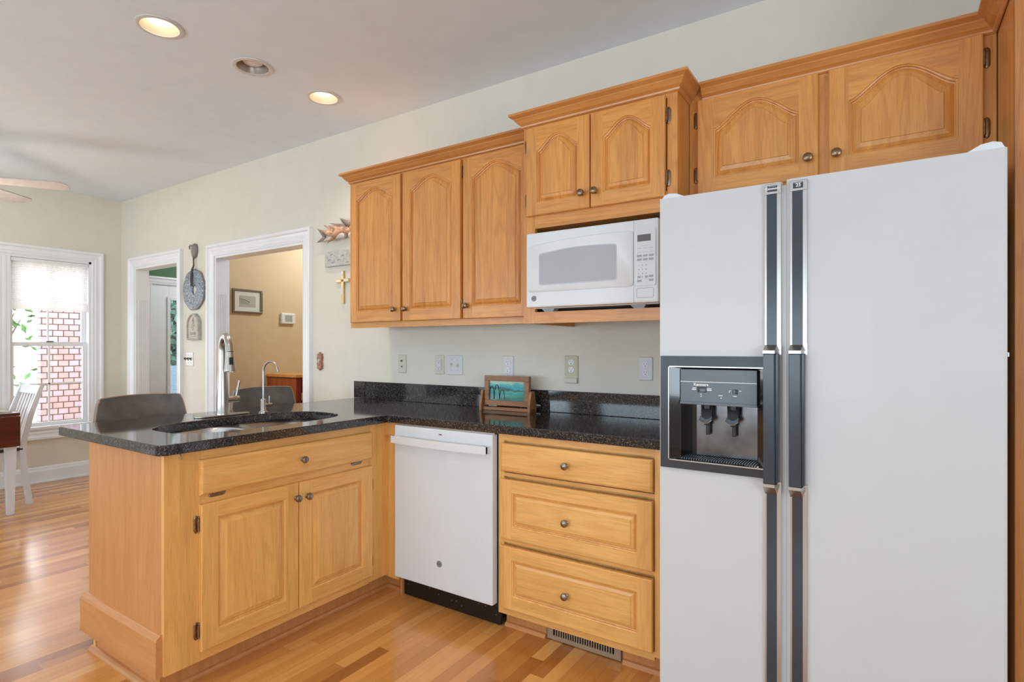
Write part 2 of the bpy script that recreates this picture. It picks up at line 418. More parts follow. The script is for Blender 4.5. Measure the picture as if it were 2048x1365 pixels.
def thing(name, label, cat, loc=(0, 0, 0), rotz=0, group=None):
    o = bpy.data.objects.new(name, None); COL.objects.link(o); o.empty_display_size = .05
    o.location = loc; o.rotation_euler = (0, 0, rotz); o['label'] = label; o['category'] = cat
    if group: o['group'] = group
    WM[o.name] = Matrix.Translation(Vector(loc)) @ Matrix.Rotation(rotz, 4, 'Z'); return o
def struct(name, mb, mats, parent=None, smooth=False):
    o = mb.build(name, mats, parent, smooth)
    if not parent: o['kind'] = 'structure'
    return o
def dup(root, loc, label, group=None, rotz=None):
    r = root.copy(); COL.objects.link(r); r.location = loc; r['label'] = label
    if rotz is not None: r.rotation_euler = (0, 0, rotz)
    if group: r['group'] = group
    for ch in list(root.children):
        c = ch.copy(); COL.objects.link(c); c.parent = r
        for g in ch.children:
            d = g.copy(); COL.objects.link(d); d.parent = c
    return r
def relabel(o, label, cat=None, group=None):
    o['label'] = label
    if cat: o['category'] = cat
    if group: o['group'] = group

def fill_curve(outers, holes, z, half, bev=0):
    """flat slab with holes; returns (verts, faces), polygons as lists of (x,y)"""
    cu = bpy.data.curves.new('slab', 'CURVE'); cu.dimensions = '2D'; cu.fill_mode = 'BOTH'; cu.extrude = half-bev; cu.bevel_depth = bev; cu.bevel_resolution = 2
    for pl in outers+holes:
        sp = cu.splines.new('POLY'); sp.points.add(len(pl)-1)
        for i, (x, y) in enumerate(pl): sp.points[i].co = (x, y, 0, 1)
        sp.use_cyclic_u = True
    o = bpy.data.objects.new('slab', cu); COL.objects.link(o)
    me = bpy.data.meshes.new_from_object(o.evaluated_get(bpy.context.evaluated_depsgraph_get()))
    vs = [(v.co.x, v.co.y, v.co.z+z) for v in me.vertices]; fs = [tuple(p.vertices) for p in me.polygons]
    bpy.data.objects.remove(o); bpy.data.curves.remove(cu); bpy.data.meshes.remove(me)
    return vs, fs
def rrect(x0, x1, y0, y1, r, n=8):
    out = []
    for cx, cy, a0 in ((x1-r, y1-r, 0), (x0+r, y1-r, PI/2), (x0+r, y0+r, PI), (x1-r, y0+r, 3*PI/2)):
        for k in range(n+1):
            a = a0+PI/2*k/n; out.append((cx+r*math.cos(a), cy+r*math.sin(a)))
    return out
def circ(cx, cy, r, n=40): return [(cx+r*math.cos(2*PI*k/n), cy+r*math.sin(2*PI*k/n)) for k in range(n)]

# ------------------------------------------------------------------ room shell
XW, YW, ZC, T = -6.507, 2.61, 2.743, .115
XR, YF = 2.6, -3.1
# floor, ceiling (with holes for the recessed lights)
struct('floor', MB().box(-9.0, XR, YF, 6.6, -.06, 0), M['floor'])
v, f = fill_curve([[(XW-.12, YF-.1), (XR+.1, YF-.1), (XR+.1, YW+T), (XW-.12, YW+T)]], [circ(x, y, .082) for x, y, _ in CAN], ZC+.004, .004)
struct('ceiling', MB().add(v, f), M['ceil'])
struct('ceiling_hall', MB().box(-8.0, -2.0, YW+T, 6.6, ZC-.1, ZC), M['ceil'])
# back wall with two cased openings
D1 = (-6.21, -5.37, 2.045); D2 = (-4.75, -3.545, 2.03)
b = MB()
xs = [XW-.12, D1[0], D1[1], D2[0], D2[1], XR]
b.box(XW-.12, D1[0], YW, YW+T, 0, ZC); b.box(D1[0], D1[1], YW, YW+T, D1[2], ZC); b.box(D1[1], D2[0], YW, YW+T, 0, ZC)
b.box(D2[0], D2[1], YW, YW+T, D2[2], ZC); b.box(D2[1], XR, YW, YW+T, 0, ZC)
struct('wall_back', b, M['wall'])
# left wall with a double window
WZ0, WZ1, WY0, WY1 = .50, 2.09, .62, 2.345
b = MB()
b.box(XW-.12, XW, YF, WY0, 0, ZC); b.box(XW-.12, XW, WY1, YW, 0, ZC); b.box(XW-.12, XW, WY0, WY1, 0, WZ0); b.box(XW-.12, XW, WY0, WY1, WZ1, ZC)
struct('wall_left', b, M['wall'])
struct('wall_right', MB().box(XR, XR+.1, YF, YW+T, 0, ZC), M['wall'])
struct('wall_front', MB().box(XW-.12, XR+.1, YF-.1, YF, 0, ZC), M['wall'])
# rooms beyond the openings
struct('wall_hall', MB().box(-5.10, -5.0, YW+T, 6.5, 0, ZC-.1), M['hall'])
struct('wall_hall_end', MB().box(-5.0, -2.0, 6.5, 6.6, 0, ZC-.1), M['hall'])
struct('wall_hall_right', MB().box(-2.1, -2.0, YW+T, 6.5, 0, ZC-.1), M['hall'])
GX = -7.2
b = MB(); b.box(GX-.12, GX, YW+T, 3.20, 0, ZC-.1); b.box(GX-.12, GX, 3.20, 4.10, 2.0, ZC-.1); b.box(GX-.12, GX, 4.10, 6.5, 0, ZC-.1)
struct('wall_porch', b, M['green'])
b = MB(); b.box(GX, -5.10, 6.5, 6.6, 0, ZC-.1); b.box(GX, XW-.12, YW, YW+T, 0, ZC-.1)
struct('wall_porch_end', b, M['green'])

# baseboards
def baseboard(name, fn, a, c):
    prof = [(0, 0), (.016, 0), (.016, .11), (.011, .125), (.009, .14), (.004, .15), (0, .15)]
    struct(name, MB().loft([[fn(a, p, q) for p, q in prof], [fn(c, p, q) for p, q in prof]]), M['trim'])
baseboard('baseboard_left', lambda s, p, q: (XW+p, s, q), YF, YW)
baseboard('baseboard_back', lambda s, p, q: (s, YW-p, q), D1[1]+.095, D2[0]-.10)
baseboard('baseboard_corner', lambda s, p, q: (s, YW-p, q), XW, D1[0]-.10)
struct('trim_shoe', MB().box(XW+.016, XW+.03, YF, YW, 0, .02, bev=.005), M['trim'])

# door casings
CPROF = [(0, 0), (0, .012), (.012, .018), (.022, .014), (.036, .020), (.05, .016), (.066, .018), (.075, .030), (.095, .030), (.095, 0)]
def casing(name, x0, x1, z1, y, out, prof=CPROF):
    """three-sided casing on a wall whose face is y; out=-1 towards the kitchen"""
    m = MB()
    path = [(x0, 0, -1, 0), (x0, z1, -1, 1), (x1, z1, 1, 1), (x1, 0, 1, 0)]
    loops = [[(x+dx*a, y+out*h, z+dz*a) for a, h in prof] for x, z, dx, dz in path]
    m.loft(loops); return m
for i, D in ((1, D1), (2, D2)):
    o = struct('door_%d' % i, casing('c', D[0], D[1], D[2], YW, -1), M['trim'])
    j = MB(); j.box(D[0], D[0]+.018, YW-.002, YW+T+.002, 0, D[2]); j.box(D[1]-.018, D[1], YW-.002, YW+T+.002, 0, D[2]); j.box(D[0]+.018, D[1]-.018, YW-.002, YW+T+.002, D[2]-.018, D[2])
    for k in range(5):      # flutes of the jamb
        yy = YW+.025+k*.016; j.box(D[0]+.018, D[0]+.0215, yy, yy+.006, .25, D[2]-.32)
    j.build('jamb', M['trim'], o)
    casing('c', D[0], D[1], D[2], YW+T, 1).build('rear_casing', M['trim'], o)

# window on the left wall: two double-hung units with a mullion
win = struct('window_1', MB().loft([[(XW+h, y+dy*a, z+dz*a) for a, h in CPROF] for y, z, dy, dz in
             ((WY0, WZ0, -1, -1), (WY0, WZ1, -1, 1), (WY1, WZ1, 1, 1), (WY1, WZ0, 1, -1), (WY0, WZ0, -1, -1))], cap0=False, cap1=False), M['trim'])
b = MB(); b.box(XW-.11, XW+.004, WY0, WY0+.02, WZ0, WZ1); b.box(XW-.11, XW+.004, WY1-.02, WY1, WZ0, WZ1); b.box(XW-.11, XW+.004, WY0, WY1, WZ1-.02, WZ1); b.box(XW-.11, XW+.03, WY0, WY1, WZ0-.005, WZ0+.022, bev=.004)
MY = 1.47
b.build('frame', M['trim'], win)
b = MB().box(XW-.11, XW+.006, MY, MY+.26, WZ0, WZ1)
for k in range(6): b.box(XW+.006, XW+.011, MY+.03+k*.036, MY+.048+k*.036, WZ0+.05, WZ1-.03)
b.build('mullion', M['trim'], win)
def sash_unit(y0, y1, parent):
    zm = 1.285
    for nm, z0, z1, x in (('upper_sash', zm-.02, WZ1-.02, XW-.085), ('lower_sash', WZ0+.02, zm+.02, XW-.055)):
        b = MB(); s = .036
        b.box(x-.015, x+.015, y0, y0+s, z0, z1, bev=.003); b.box(x-.015, x+.015, y1-s, y1, z0, z1, bev=.003)
        b.box(x-.015, x+.015, y0+s, y1-s, z0, z0+s, bev=.003); b.box(x-.015, x+.015, y0+s, y1-s, z1-s, z1, bev=.003)
        o = b.build(nm, M['trim'], parent)
        c = (y0+y1)/2; h = (z0+z1)/2
        g = MB(); g.box(x-.006, x+.004, c-.007, c+.007, z0+s, z1-s); g.box(x-.006, x+.004, y0+s, y1-s, h-.007, h+.007)
        g.build('muntin', M['trim'], o)
        MB().box(x-.003, x+.0, y0+s, y1-s, z0+s, z1-s).build('glass_pane', M['glass'], o)
    MB().box(XW-.052, XW-.03, (y0+y1)/2-.03, (y0+y1)/2+.03, zm+.018, zm+.03, bev=.004).build('sash_lock', M['pewter'], parent)
sash_unit(MY+.26, WY1-.02, win); sash_unit(WY0+.02, MY, win)
def shade(y0, y1, z0, lab):
    o = thing('cellular_shade', lab, 'window shade', (XW-.02, (y0+y1)/2, z0), 0, 'pleated shades of the dining window')
    MB().box(XW-.045, XW-.005, y0, y1, WZ1-.055, WZ1-.022, bev=.004).build('head_rail', M['trim'], o)
    za, zb = z0+.075, WZ1-.055; n = 22; loops = []
    for side, s in ((1, 0), (-1, 1)):
        pass
    pf = [(XW-.022+(.007 if k % 2 else 0), za+(zb-za)*k/(2*n)) for k in range(2*n+1)]
    pb = [(XW-.027-(.007 if k % 2 else 0), z) for k, (x, z) in enumerate(pf)]
    m = MB()
    for p in (pf, pb): m.loft([[(x, y, z) for x, z in p] for y in (y0+.004, y1-.004)], closed=False, cap0=False, cap1=False)
    m.build('pleated_fabric', M['shade'], o)
    MB().box(XW-.038, XW-.010, y0+.002, y1-.002, z0, z0+.075, bev=.006).build('bottom_rail', M['shade'], o)
shade(MY+.265, WY1-.024, 1.60, 'white pleated shade half lowered above the brick column')
shade(WY0+.024, MY-.004, 1.575, 'white pleated shade cut off by the left edge of the photo')

# porch door beyond the left opening
pd = struct('door_3', MB().loft([[(GX+h, y+dy*a, z+dz*a) for a, h in CPROF] for y, z, dy, dz in ((3.20, 0, -1, 0), (3.20, 2.0, -1, 1), (4.10, 2.0, 1, 1), (4.10, 0, 1, 0))]), M['trim'])
b = MB(); x0, x1 = GX-.05, GX-.01
b.box(x0, x1, 3.20, 3.40, 0, 2.0, bev=.004); b.box(x0, x1, 3.90, 4.10, 0, 2.0, bev=.004); b.box(x0, x1, 3.40, 3.90, 0, .35); b.box(x0, x1, 3.40, 3.90, 1.83, 2.0)
b.build('door_leaf', M['trim'], pd)
b = MB(); b.box(x1, x1+.018, 3.375, 3.41, .32, 1.86, bev=.005); b.box(x1, x1+.018, 3.89, 3.925, .32, 1.86, bev=.005); b.box(x1, x1+.018, 3.41, 3.89, .32, .355, bev=.005); b.box(x1, x1+.018, 3.41, 3.89, 1.825, 1.86, bev=.005)
b.build('glass_surround', M['trim'], pd)
MB().box(GX-.032, GX-.028, 3.40, 3.90, .35, 1.83).build('glass_pane', M['glass'], pd)
b = MB()
for k in range(88): b.box(GX-.026, GX-.012, 3.405, 3.895, .36+k*.0165, .3612+k*.0165)
b.build('mini_blind', M['trim'], pd)['kind'] = 'stuff'

# ------------------------------------------------------------------ outside
struct('ground', MB().box(-22, XW-.7, -9, 16, -.3, -.12), M['patio'])
col = thing('brick_column', 'sunlit brick column standing outside the dining window', 'brick column', (-9.5, 3.3, -.12))
MB().box(-9.31, -9.2, 2.75, 3.95, -.12, 3.3).build('brickwork', M['brick'], col)
MB().box(-9.34, -9.16, 2.71, 3.99, 3.3, 3.42, bev=.02).build('cap_stone', M['patio'], col)
def tree(lab, x, y, r, h, mat, n, leaf=.10, name='leafy_tree'):
    t = thing(name, lab, 'tree', (x, y, -.12), 0)
    b = MB(); b.tube([(x, y, -.12), (x+.05, y+.03, h*.4), (x-.03, y, h*.75)], [.09, .06, .02], 8)
    for k in range(6):
        a = k*1.05; b.tube([(x, y, h*.3+k*.1), (x+math.cos(a)*r*.5, y+math.sin(a)*r*.5, h*.5+k*.12)], [.03, .01], 6)
    b.build('trunk', M['bark'], t)
    b = MB()
    for k in range(n):
        d = Vector((random.gauss(0, 1), random.gauss(0, 1), random.gauss(0, 1))).normalized()*r*(random.random()**.45)
        c = Vector((x, y, h*.55))+Vector((d.x, d.y, d.z*h*.5/r))
        u = Vector((random.gauss(0, 1), random.gauss(0, 1), random.gauss(0, 1))).normalized(); v2 = u.orthogonal().normalized()
        s = leaf*random.uniform(.6, 1.2)
        b.add([c-u*s, c+v2*s*.45, c+u*s, c-v2*s*.45], [(0, 1, 2, 3)])
    b.build('foliage', mat, t)['kind'] = 'stuff'
    return t
tree('bushy blue green tree seen through the porch door glass', -12.2, 6.0, 1.5, 2.6, M['leafb'], 5200, .12)
tree('loose green tree outside left of the brick column', -12.4, 3.12, .62, 3.2, M['leaf'], 150, .10)
pc = thing('patio_chair', 'blue grey sling patio chair on the porch beyond the glass door', 'patio chair', (-9.6, 4.75, -.12))
b = MB()
for k in range(1): b.loft([[(-9.55, 4.45+d, .95), (-9.45, 4.45+d, .35), (-8.95, 4.45+d, .32), (-8.95, 4.45+d, .34), (-9.43, 4.45+d, .38), (-9.53, 4.45+d, .96)] for d in (0, .55)])
b.build('sling', M['sling'], pc)
for d in (0, .55):
    MB().tube([(-9.6, 4.45+d, 1.0), (-9.45, 4.45+d, .33), (-8.92, 4.45+d, .31), (-8.9, 4.45+d, -.12)], .014, 8).build('side_rail', M['fanmetal'], pc)
    MB().tube([(-9.42, 4.45+d, .34), (-9.55, 4.45+d, -.12)], .014, 8).build('leg', M['fanmetal'], pc)

# ------------------------------------------------------------------ cabinet doors
def fmap(kind, p, o=1):
    """u along, v up, w outwards from plane p"""
    if kind == 'y': return lambda u, v, w: (u, p-w, v)      # faces -y
    return lambda u, v, w: (p+w, u, v)                      # faces +x
def bump01(t, p=1.3):
    return max(0, math.cos(PI/2*max(-1, min(1, t))))**p
def raised_door(parent, kind, plane, u0, u1, v0, v1, mats, name='door', stile=.062, rail_b=.06, rail_t=.055, rise=0, th=.02, bevw=.032, n=30, peak=1.3, label=None, field=0):
    fn = fmap(kind, plane); m = MB()
    e = .004
    mv, mh = 0, 1
    a0, a1, b0, b1 = u0+stile, u1-stile, v0+rail_b, v1-rail_t-rise
    uc, hw = (a0+a1)/2, (a1-a0)/2
    def top(u, ins): return b1+rise*bump01((u-uc)/hw, peak)-ins*1.0
    def row(ins, side='t'):
        us = [a0+ins+(a1-a0-2*ins)*k/n for k in range(n+1)]
        return us
    # rim: outer box with eased edge
    P = lambda u, v, w: fn(u, v, w)
    rect = lambda i, w: [P(u0+i, v0+i, w), P(u1-i, v0+i, w), P(u1-i, v1-i, w), P(u0+i, v1-i, w)]
    m.loft([rect(0, 0), rect(0, th-e), rect(e*.35, th-e*.3)], cap1=False); 
    # front ring, eased border then stiles and rails
    W = th
    q = lambda l, mi: m.add(l, [tuple(range(len(l)))], mi)
    i = e
    O = [(u0+e*.35, v0+e*.35), (u1-e*.35, v0+e*.35), (u1-e*.35, v1-e*.35), (u0+e*.35, v1-e*.35)]
    I = [(u0+e, v0+e), (u1-e, v0+e), (u1-e, v1-e), (u0+e, v1-e)]
    for k in range(4):
        k2 = (k+1) % 4
        q([P(*O[k], th-e*.3), P(*O[k2], th-e*.3), P(*I[k2], W), P(*I[k], W)], mh if k in (0, 2) else mv)
    q([P(u0+e, v0+e, W), P(a0, v0+e, W), P(a0, v1-e, W), P(u0+e, v1-e, W)], mv)
    q([P(a1, v0+e, W), P(u1-e, v0+e, W), P(u1-e, v1-e, W), P(a1, v1-e, W)], mv)
    q([P(a0, v0+e, W), P(a1, v0+e, W), P(a1, b0, W), P(a0, b0, W)], mh)
    us = row(0)
    for k in range(n):
        q([P(us[k], top(us[k], 0), W), P(us[k+1], top(us[k+1], 0), W), P(us[k+1], v1-e, W), P(us[k], v1-e, W)], mh)
    # sunk lip and raised field
    steps = [(0, W), (.0015, W-.004), (.0055, W-.006), (.0070, W-.0125), (.010, W-.0135), (.0115, W-.0115), (bevw*.6, W-.0060), (bevw, W-.0022), (bevw+.0015, W+.0002)]
    def loop(ins, w):
        us = row(ins)
        pts = [P(u, b0+ins, w) for u in us]
        tp = []
        for u in us:
            uu = uc+(u-uc)*hw/max(hw-ins, 1e-4)
            tp.append(P(u, top(uu, ins), w))
        return pts+tp[::-1]
    L = [loop(a, b_) for a, b_ in steps]
    N = len(L[0])
    for s in range(len(L)-1):
        for k in range(N):
            k2 = (k+1) % N
            m.add([L[s][k], L[s][k2], L[s+1][k2], L[s+1][k]], [(0, 1, 2, 3)], field if s > 4 else mv)
    F = L[-1]
    for k in range(n):
        m.add([F[k], F[k+1], F[N-2-k], F[N-1-k]], [(0, 1, 2, 3)], field)
    return m.build(name, mats, parent, label=label)
def slab_front(parent, kind, plane, u0, u1, v0, v1, mats, name, th=.02):
    fn = fmap(kind, plane); m = MB()
    R = lambda i, w: [fn(u0+i, v0+i, w), fn(u1-i, v0+i, w), fn(u1-i, v1-i, w), fn(u0+i, v1-i, w)]
    m.loft([R(0, 0), R(0, th-.009), R(.002, th-.004), R(.007, th-.001), R(.010, th)], mi=1)
    return m.build(name, mats, parent)
def knob(parent, kind, plane, u, v, mat, r=.0155):
    fn = fmap(kind, plane); c = fn(u, v, 0); a = Vector(fn(u, v, 1))-Vector(c)
    return MB().lathe([(r*.62, 0), (r*.62, .003), (r*.42, .006), (r*.42, .012), (r*.95, .016), (r, .020), (r*.9, .025), (r*.55, .028), (0, .029)], c, a, 20, cap0=True).build('knob', mat, parent, smooth=True)
def hinge(parent, kind, plane, u, v, mat, horiz=False, s=1):
    """leaf plate on the face frame with the barrel standing at the door edge"""
    fn = fmap(kind, plane); m = MB()
    hl = .034; hw = .0085
    def P(a, b_, w): return fn(u+b_, v+a, w) if horiz is False else fn(u+a, v+b_, w)
    out = [(-hl, 0), (-hl*.82, hw*.75), (-hl*.6, hw), (hl*.6, hw), (hl*.82, hw*.75), (hl, 0), (hl*.82, -hw*.75), (hl*.6, -hw), (-hl*.6, -hw), (-hl*.82, -hw*.75)]
    m.loft([[P(a, b_, 0) for a, b_ in out], [P(a, b_, .002) for a, b_ in out], [P(a*.93, b_*.8, .0035) for a, b_ in out]])
    m.cyl(P(-.022, s*hw*.8, .006), P(.022, s*hw*.8, .006), .0052, n=10)
    for k in (-.026, .026): m.cyl(P(k-.003, s*hw*.8, .006), P(k+.003, s*hw*.8, .006), .0038, n=8)
    return m.build('hinge', mat, parent, smooth=True)

UPM = [M['up_z'], M['up_x']]; LOM = [M['lo_z'], M['lo_x']]; LPM = [M['lo_z'], M['lo_y']]
GAP = .0015
CZ0, CZ1 = 2.236, 2.296
CP = [(0, 0), (.004, 0), (.010, .004), (.012, .010), (.009, .013), (.020, .020), (.030, .032), (.034, .036), (.034, .041), (.046, .047), (.052, .050), (.052, .060), (0, .060)]
def crown(path, parent):
    """profile swept along (x,y) path of cabinet faces; outward is on the right-hand side of travel"""
    m = MB(); P = [Vector((x, y)) for x, y in path]; loops = []
    for i, p in enumerate(P):
        ds = []
        if i > 0: ds.append((P[i]-P[i-1]).normalized())
        if i < len(P)-1: ds.append((P[i+1]-P[i]).normalized())
        ns = [Vector((d.y, -d.x)) for d in ds]
        n = sum(ns, Vector((0, 0))).normalized(); n = n/(n.dot(ns[0]))
        loops.append([(p.x+n.x*o, p.y+n.y*o, CZ0+h) for o, h in CP])
    m.loft(loops); return m.build('crown_moulding', M['mol'], parent)

# ---- left wall cabinet, three doors
xa, xb, yf = -2.680, -1.3535, 2.30
c = thing('upper_cabinet', 'three-door oak wall cabinet left of the microwave cabinet', 'cabinet', (xa, YW-.002, 1.37))
b = MB(); z0, z1 = 1.370, 2.296
b.box(xa, xb, yf+.02, YW-.002, z0+.012, z1-.005)
b.box(xa, xa+.014, yf, yf+.02, z0, z1-.005); b.box(xb-.03, xb, yf, yf+.02, z0, z1-.005); b.box(xa+.014, xb-.03, yf, yf+.02, z0, z0+.04, 1); b.box(xa+.014, xb-.03, yf, yf+.02, z1-.07, z1-.005, 1)
b.box(-2.27, -2.215, yf, yf+.02, z0+.04, z1-.07); b.box(-1.845, -1.785, yf, yf+.02, z0+.04, z1-.07)
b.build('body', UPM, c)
crown([(xa, YW-.003), (xa, yf), (xb, yf)], c)
for (u0, u1, kx, hx, s) in ((-2.664, -2.251, -2.292, None, 1), (-2.235, -1.823, -2.205, -1.8145, -1), (-1.805, -1.392, -1.779, -1.381, -1)):
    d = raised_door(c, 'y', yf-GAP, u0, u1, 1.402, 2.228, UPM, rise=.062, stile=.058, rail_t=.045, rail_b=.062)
    knob(d, 'y', yf-GAP-.02, kx, 1.468, M['brass'])
    if hx:
        for hz_ in (2.165, 1.478): hinge(d, 'y', yf-.0005, hx, hz_, M['brass'], s=s)

# ---- microwave cabinet
xa, xb, yf = -1.351, -.657, 2.147
c = thing('microwave_cabinet', 'deeper oak cabinet with two doors over the microwave niche', 'cabinet', (xa, YW-.002, 1.361))
b = MB(); z0 = 1.361; zn0, zn1 = 1.411, 1.782
b.box(xa, xa+.018, yf+.02, YW-.002, z0, z1-.005); b.box(xb-.018, xb, yf+.02, YW-.002, z0, z1-.005)
b.box(xa+.018, xb-.018, yf+.02, YW-.002, z0+.03, zn0, 1); b.box(xa+.018, xb-.018, yf+.02, YW-.002, zn1, zn1+.018, 1); b.box(xa+.018, xb-.018, YW-.016, YW-.002, zn0, zn1)
b.box(xa+.018, xb-.018, yf+.02, YW-.002, 2.27, z1-.005, 1)
b.box(xa, xa+.058, yf, yf+.02, z0, z1-.005); b.box(xb-.04, xb, yf, yf+.02, z0, z1-.005)
b.box(xa+.058, xb-.04, yf, yf+.02, z0, zn0, 1); b.box(xa+.058, xb-.04, yf, yf+.02, zn1, 1.86, 1); b.box(xa+.058, xb-.04, yf, yf+.02, 2.22, z1-.005, 1)
b.box(-1.03, -1.0, yf, yf+.02, 1.86, 2.22)
b.build('body', UPM, c)
crown([(xa, 2.246), (xa, yf), (xb, yf), (xb, 2.30-.002)], c)
for (u0, u1, kx, hx, s) in ((-1.327, -1.018, -1.051, -1.336, 1), (-1.013, -.700, -.990, -.6905, -1)):
    d = raised_door(c, 'y', yf-GAP, u0, u1, 1.836, 2.226, UPM, rise=.062, stile=.056, rail_t=.045, rail_b=.055, bevw=.03)
    knob(d, 'y', yf-GAP-.02, kx, 1.898, M['brass'])
    for hz_ in (2.150, 1.908): hinge(d, 'y', yf-.0005, hx, hz_, M['brass'], s=s)

# ---- cabinet above the fridge
xa, xb, yf = -.655, .2955, 2.30
c = thing('fridge_top_cabinet', 'wide two-door oak cabinet above the refrigerator', 'cabinet', (xa, YW-.002, 1.81))
b = MB(); z0 = 1.81
b.box(xa, xb, yf+.02, YW-.002, z0, z1-.005)
b.box(xa, xa+.05, yf, yf+.02, z0, z1-.005); b.box(xb-.05, xb, yf, yf+.02, z0, z1-.005)
b.box(xa+.05, xb-.05, yf, yf+.02, z0, z0+.06, 1); b.box(xa+.05, xb-.05, yf, yf+.02, z1-.07, z1-.005, 1); b.box(-.21, -.145, yf, yf+.02, z0+.06, z1-.07)
b.build('body', UPM, c)
crown([(xa+.053, yf), (xb, yf), (xb, 2.0)], c)
for (u0, u1, kx, hx, s) in ((-.619, -.194, -.225, -.629, 1), (-.162, .262, -.137, .272, -1)):
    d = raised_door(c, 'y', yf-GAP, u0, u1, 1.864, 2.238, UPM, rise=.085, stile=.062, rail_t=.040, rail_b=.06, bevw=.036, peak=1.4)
    knob(d, 'y', yf-GAP-.02, kx, 1.935, M['brass'], .0165)
    for hz_ in (2.165, 1.945): hinge(d, 'y', yf-.0005, hx, hz_, M['brass'], s=s)

# ---- pantry panel at the right edge
c = thing('pantry_cabinet', 'tall oak pantry cabinet side cut off by the right edge', 'cabinet', (.30, YW-.002, 0))
b = MB(); b.box(.298, .318, 2.035, YW-.002, 0, 2.45); b.box(.318, .95, 2.035, YW-.002, .1, 2.45)
b.build('body', M['up_z'], c)
b = MB(); b.box(.296, .345, 2.013, 2.035, .02, 2.45, bev=.002); b.box(.90, .95, 2.013, 2.035, .02, 2.45); b.box(.345, .90, 2.013, 2.035, 2.25, 2.45); b.box(.345, .90, 2.013, 2.035, .02, .13)
b.build('face_frame', M['pant_z'], c)
raised_door(c, 'y', 2.012, .362, .885, .14, 2.24, UPM, stile=.06, rise=.05)

# ---- drawer base cabinet
yf = 2.05
c = thing('drawer_cabinet', 'oak base cabinet with three wide drawers between dishwasher and refrigerator', 'cabinet', (-1.423, YW, 0))
xa, xb = -1.423, -.668
b = MB(); b.box(xa, xb, yf+.02, YW-.025, .09, .872)
b.box(xa, xa+.03, yf, yf+.02, .082, .874); b.box(xb-.045, xb, yf, yf+.02, .095, .874)
for z0, z1 in ((.082, .115), (.40, .415), (.69, .705), (.845, .874)): b.box(xa+.03, xb-.045, yf, yf+.02, z0, z1, 1)
b.build('body', LOM, c)
b = MB(); b.box(xa, -1.215, 2.115, 2.13, .0, .09); b.box(-.865, xb, 2.115, 2.13, 0, .09); b.box(-1.215, -.865, 2.122, 2.13, 0, .09)
b.build('toe_kick', M['end_z'], c)
for x0, x1 in ((xa, -1.215), (-.862, xb)): MB().loft([[(x, 2.115-a, h) for a, h in ((0, 0), (.016, 0), (.015, .008), (.010, .015), (0, .018))] for x in (x0, x1)]).build('shoe_moulding', M['end_x'], c)
KX = -1.074
d = slab_front(c, 'y', yf-GAP, -1.400, -.716, .712, .836, LOM, 'drawer'); knob(d, 'y', yf-GAP-.02, KX, .774, M['pewter'])
for z0, z1, kz in ((.420, .680, .543), (.117, .389, .247)):
    d = raised_door(c, 'y', yf-GAP, -1.400, -.716, z0, z1, LOM, name='drawer', stile=.058, rail_b=.055, rail_t=.055, bevw=.026, n=4, field=1)
    knob(d, 'y', yf-GAP-.02, KX, kz, M['pewter'])
r = thing('floor_register', 'tan metal vent grille set in the toe kick below the drawers', 'vent', (-1.04, 2.114, .0))
b = MB(); x0, x1 = -1.208, -.872
b.box(x0, x1, 2.108, 2.114, .004, .022); b.box(x0, x1, 2.108, 2.114, .080, .094); b.box(x0, x0+.028, 2.108, 2.114, .022, .080); b.box(x1-.028, x1, 2.108, 2.114, .022, .080)
b.build('frame', M['register'], r)
b = MB(); n = 25
for k in range(n-1):
    xx = x0+.028+(x1-x0-.056)*(k+1)/n; b.box(xx-.0025, xx+.0025, 2.109, 2.113, .022, .080)
b.build('louvre', M['register'], r)
MB().box(x0+.02, x1-.02, 2.1185, 2.1215, .01, .088).build('dark_opening', M['black'], r)

# ---- dishwasher
c = thing('dishwasher', 'white dishwasher with bowed bar handle between the oak cabinets', 'dishwasher', (-1.732, YW, 0))
MB().box(-2.025, -1.440, 2.06, YW-.03, .11, .868).build('tub_body', M['black'], c)
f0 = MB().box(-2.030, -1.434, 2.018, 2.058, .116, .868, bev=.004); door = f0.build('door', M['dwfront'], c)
b = MB(); n = 16; loops = []
for k in range(n+1):
    t = k/n; x = -2.022+(.576)*t; bow = .035+.016*math.sin(PI*t)
    y = 2.018-bow
    loops.append([(x, y, .786), (x, y+.014, .786), (x, y+.014, .820), (x, y, .820)])
b.loft(loops)
b.box(-2.022, -2.004, 1.984, 2.018, .786, .820, bev=.002); b.box(-1.464, -1.446, 1.984, 2.018, .786, .820, bev=.002)
b.build('handle', M['appl2'], door, label='white bowed bar handle')
b = MB().lathe([(.0155, 0), (.0155, .0015), (.013, .002)], (-1.739, 2.0178, .237), (0, -1, 0), 28, cap0=True, cap1=True)
bd = b.build('badge', M['badge'], door)
fy = fmap('y', 2.0155)
MB().text('GE', .017, lambda u, v, w: fy(u-1.739, v+.237, w), .0006).lathe([(.0142, .0021), (.0142, .0027), (.0134, .0027), (.0134, .0021)], (-1.739, 2.018, .237), (0, -1, 0), 28).build('lettering', M['ink'], bd)
MB().box(-1.742, -1.724, 2.0172, 2.0182, .843, .847).build('vent_mark', M['black'], door)
MB().box(-2.028, -1.436, 2.085, 2.10, .005, .11).build('kick_plate', M['black'], c)
for (xx, zz) in ((-2.0, .06), (-1.86, .07), (-1.80, .055), (-1.72, .045), (-1.69, .05), (-1.66, .035), (-1.56, .07), (-1.52, .07), (-1.46, .045)): MB().lathe([(.0022, 0), (.002, .001)], (xx, 2.0852, zz), (0, -1, 0), 8, cap1=True).build('screw_head', M['chrome'], c)
MB().box(-2.03, -1.434, 2.035, 2.055, .8685, .8745).build('mounting_strip', M['steel'], c)

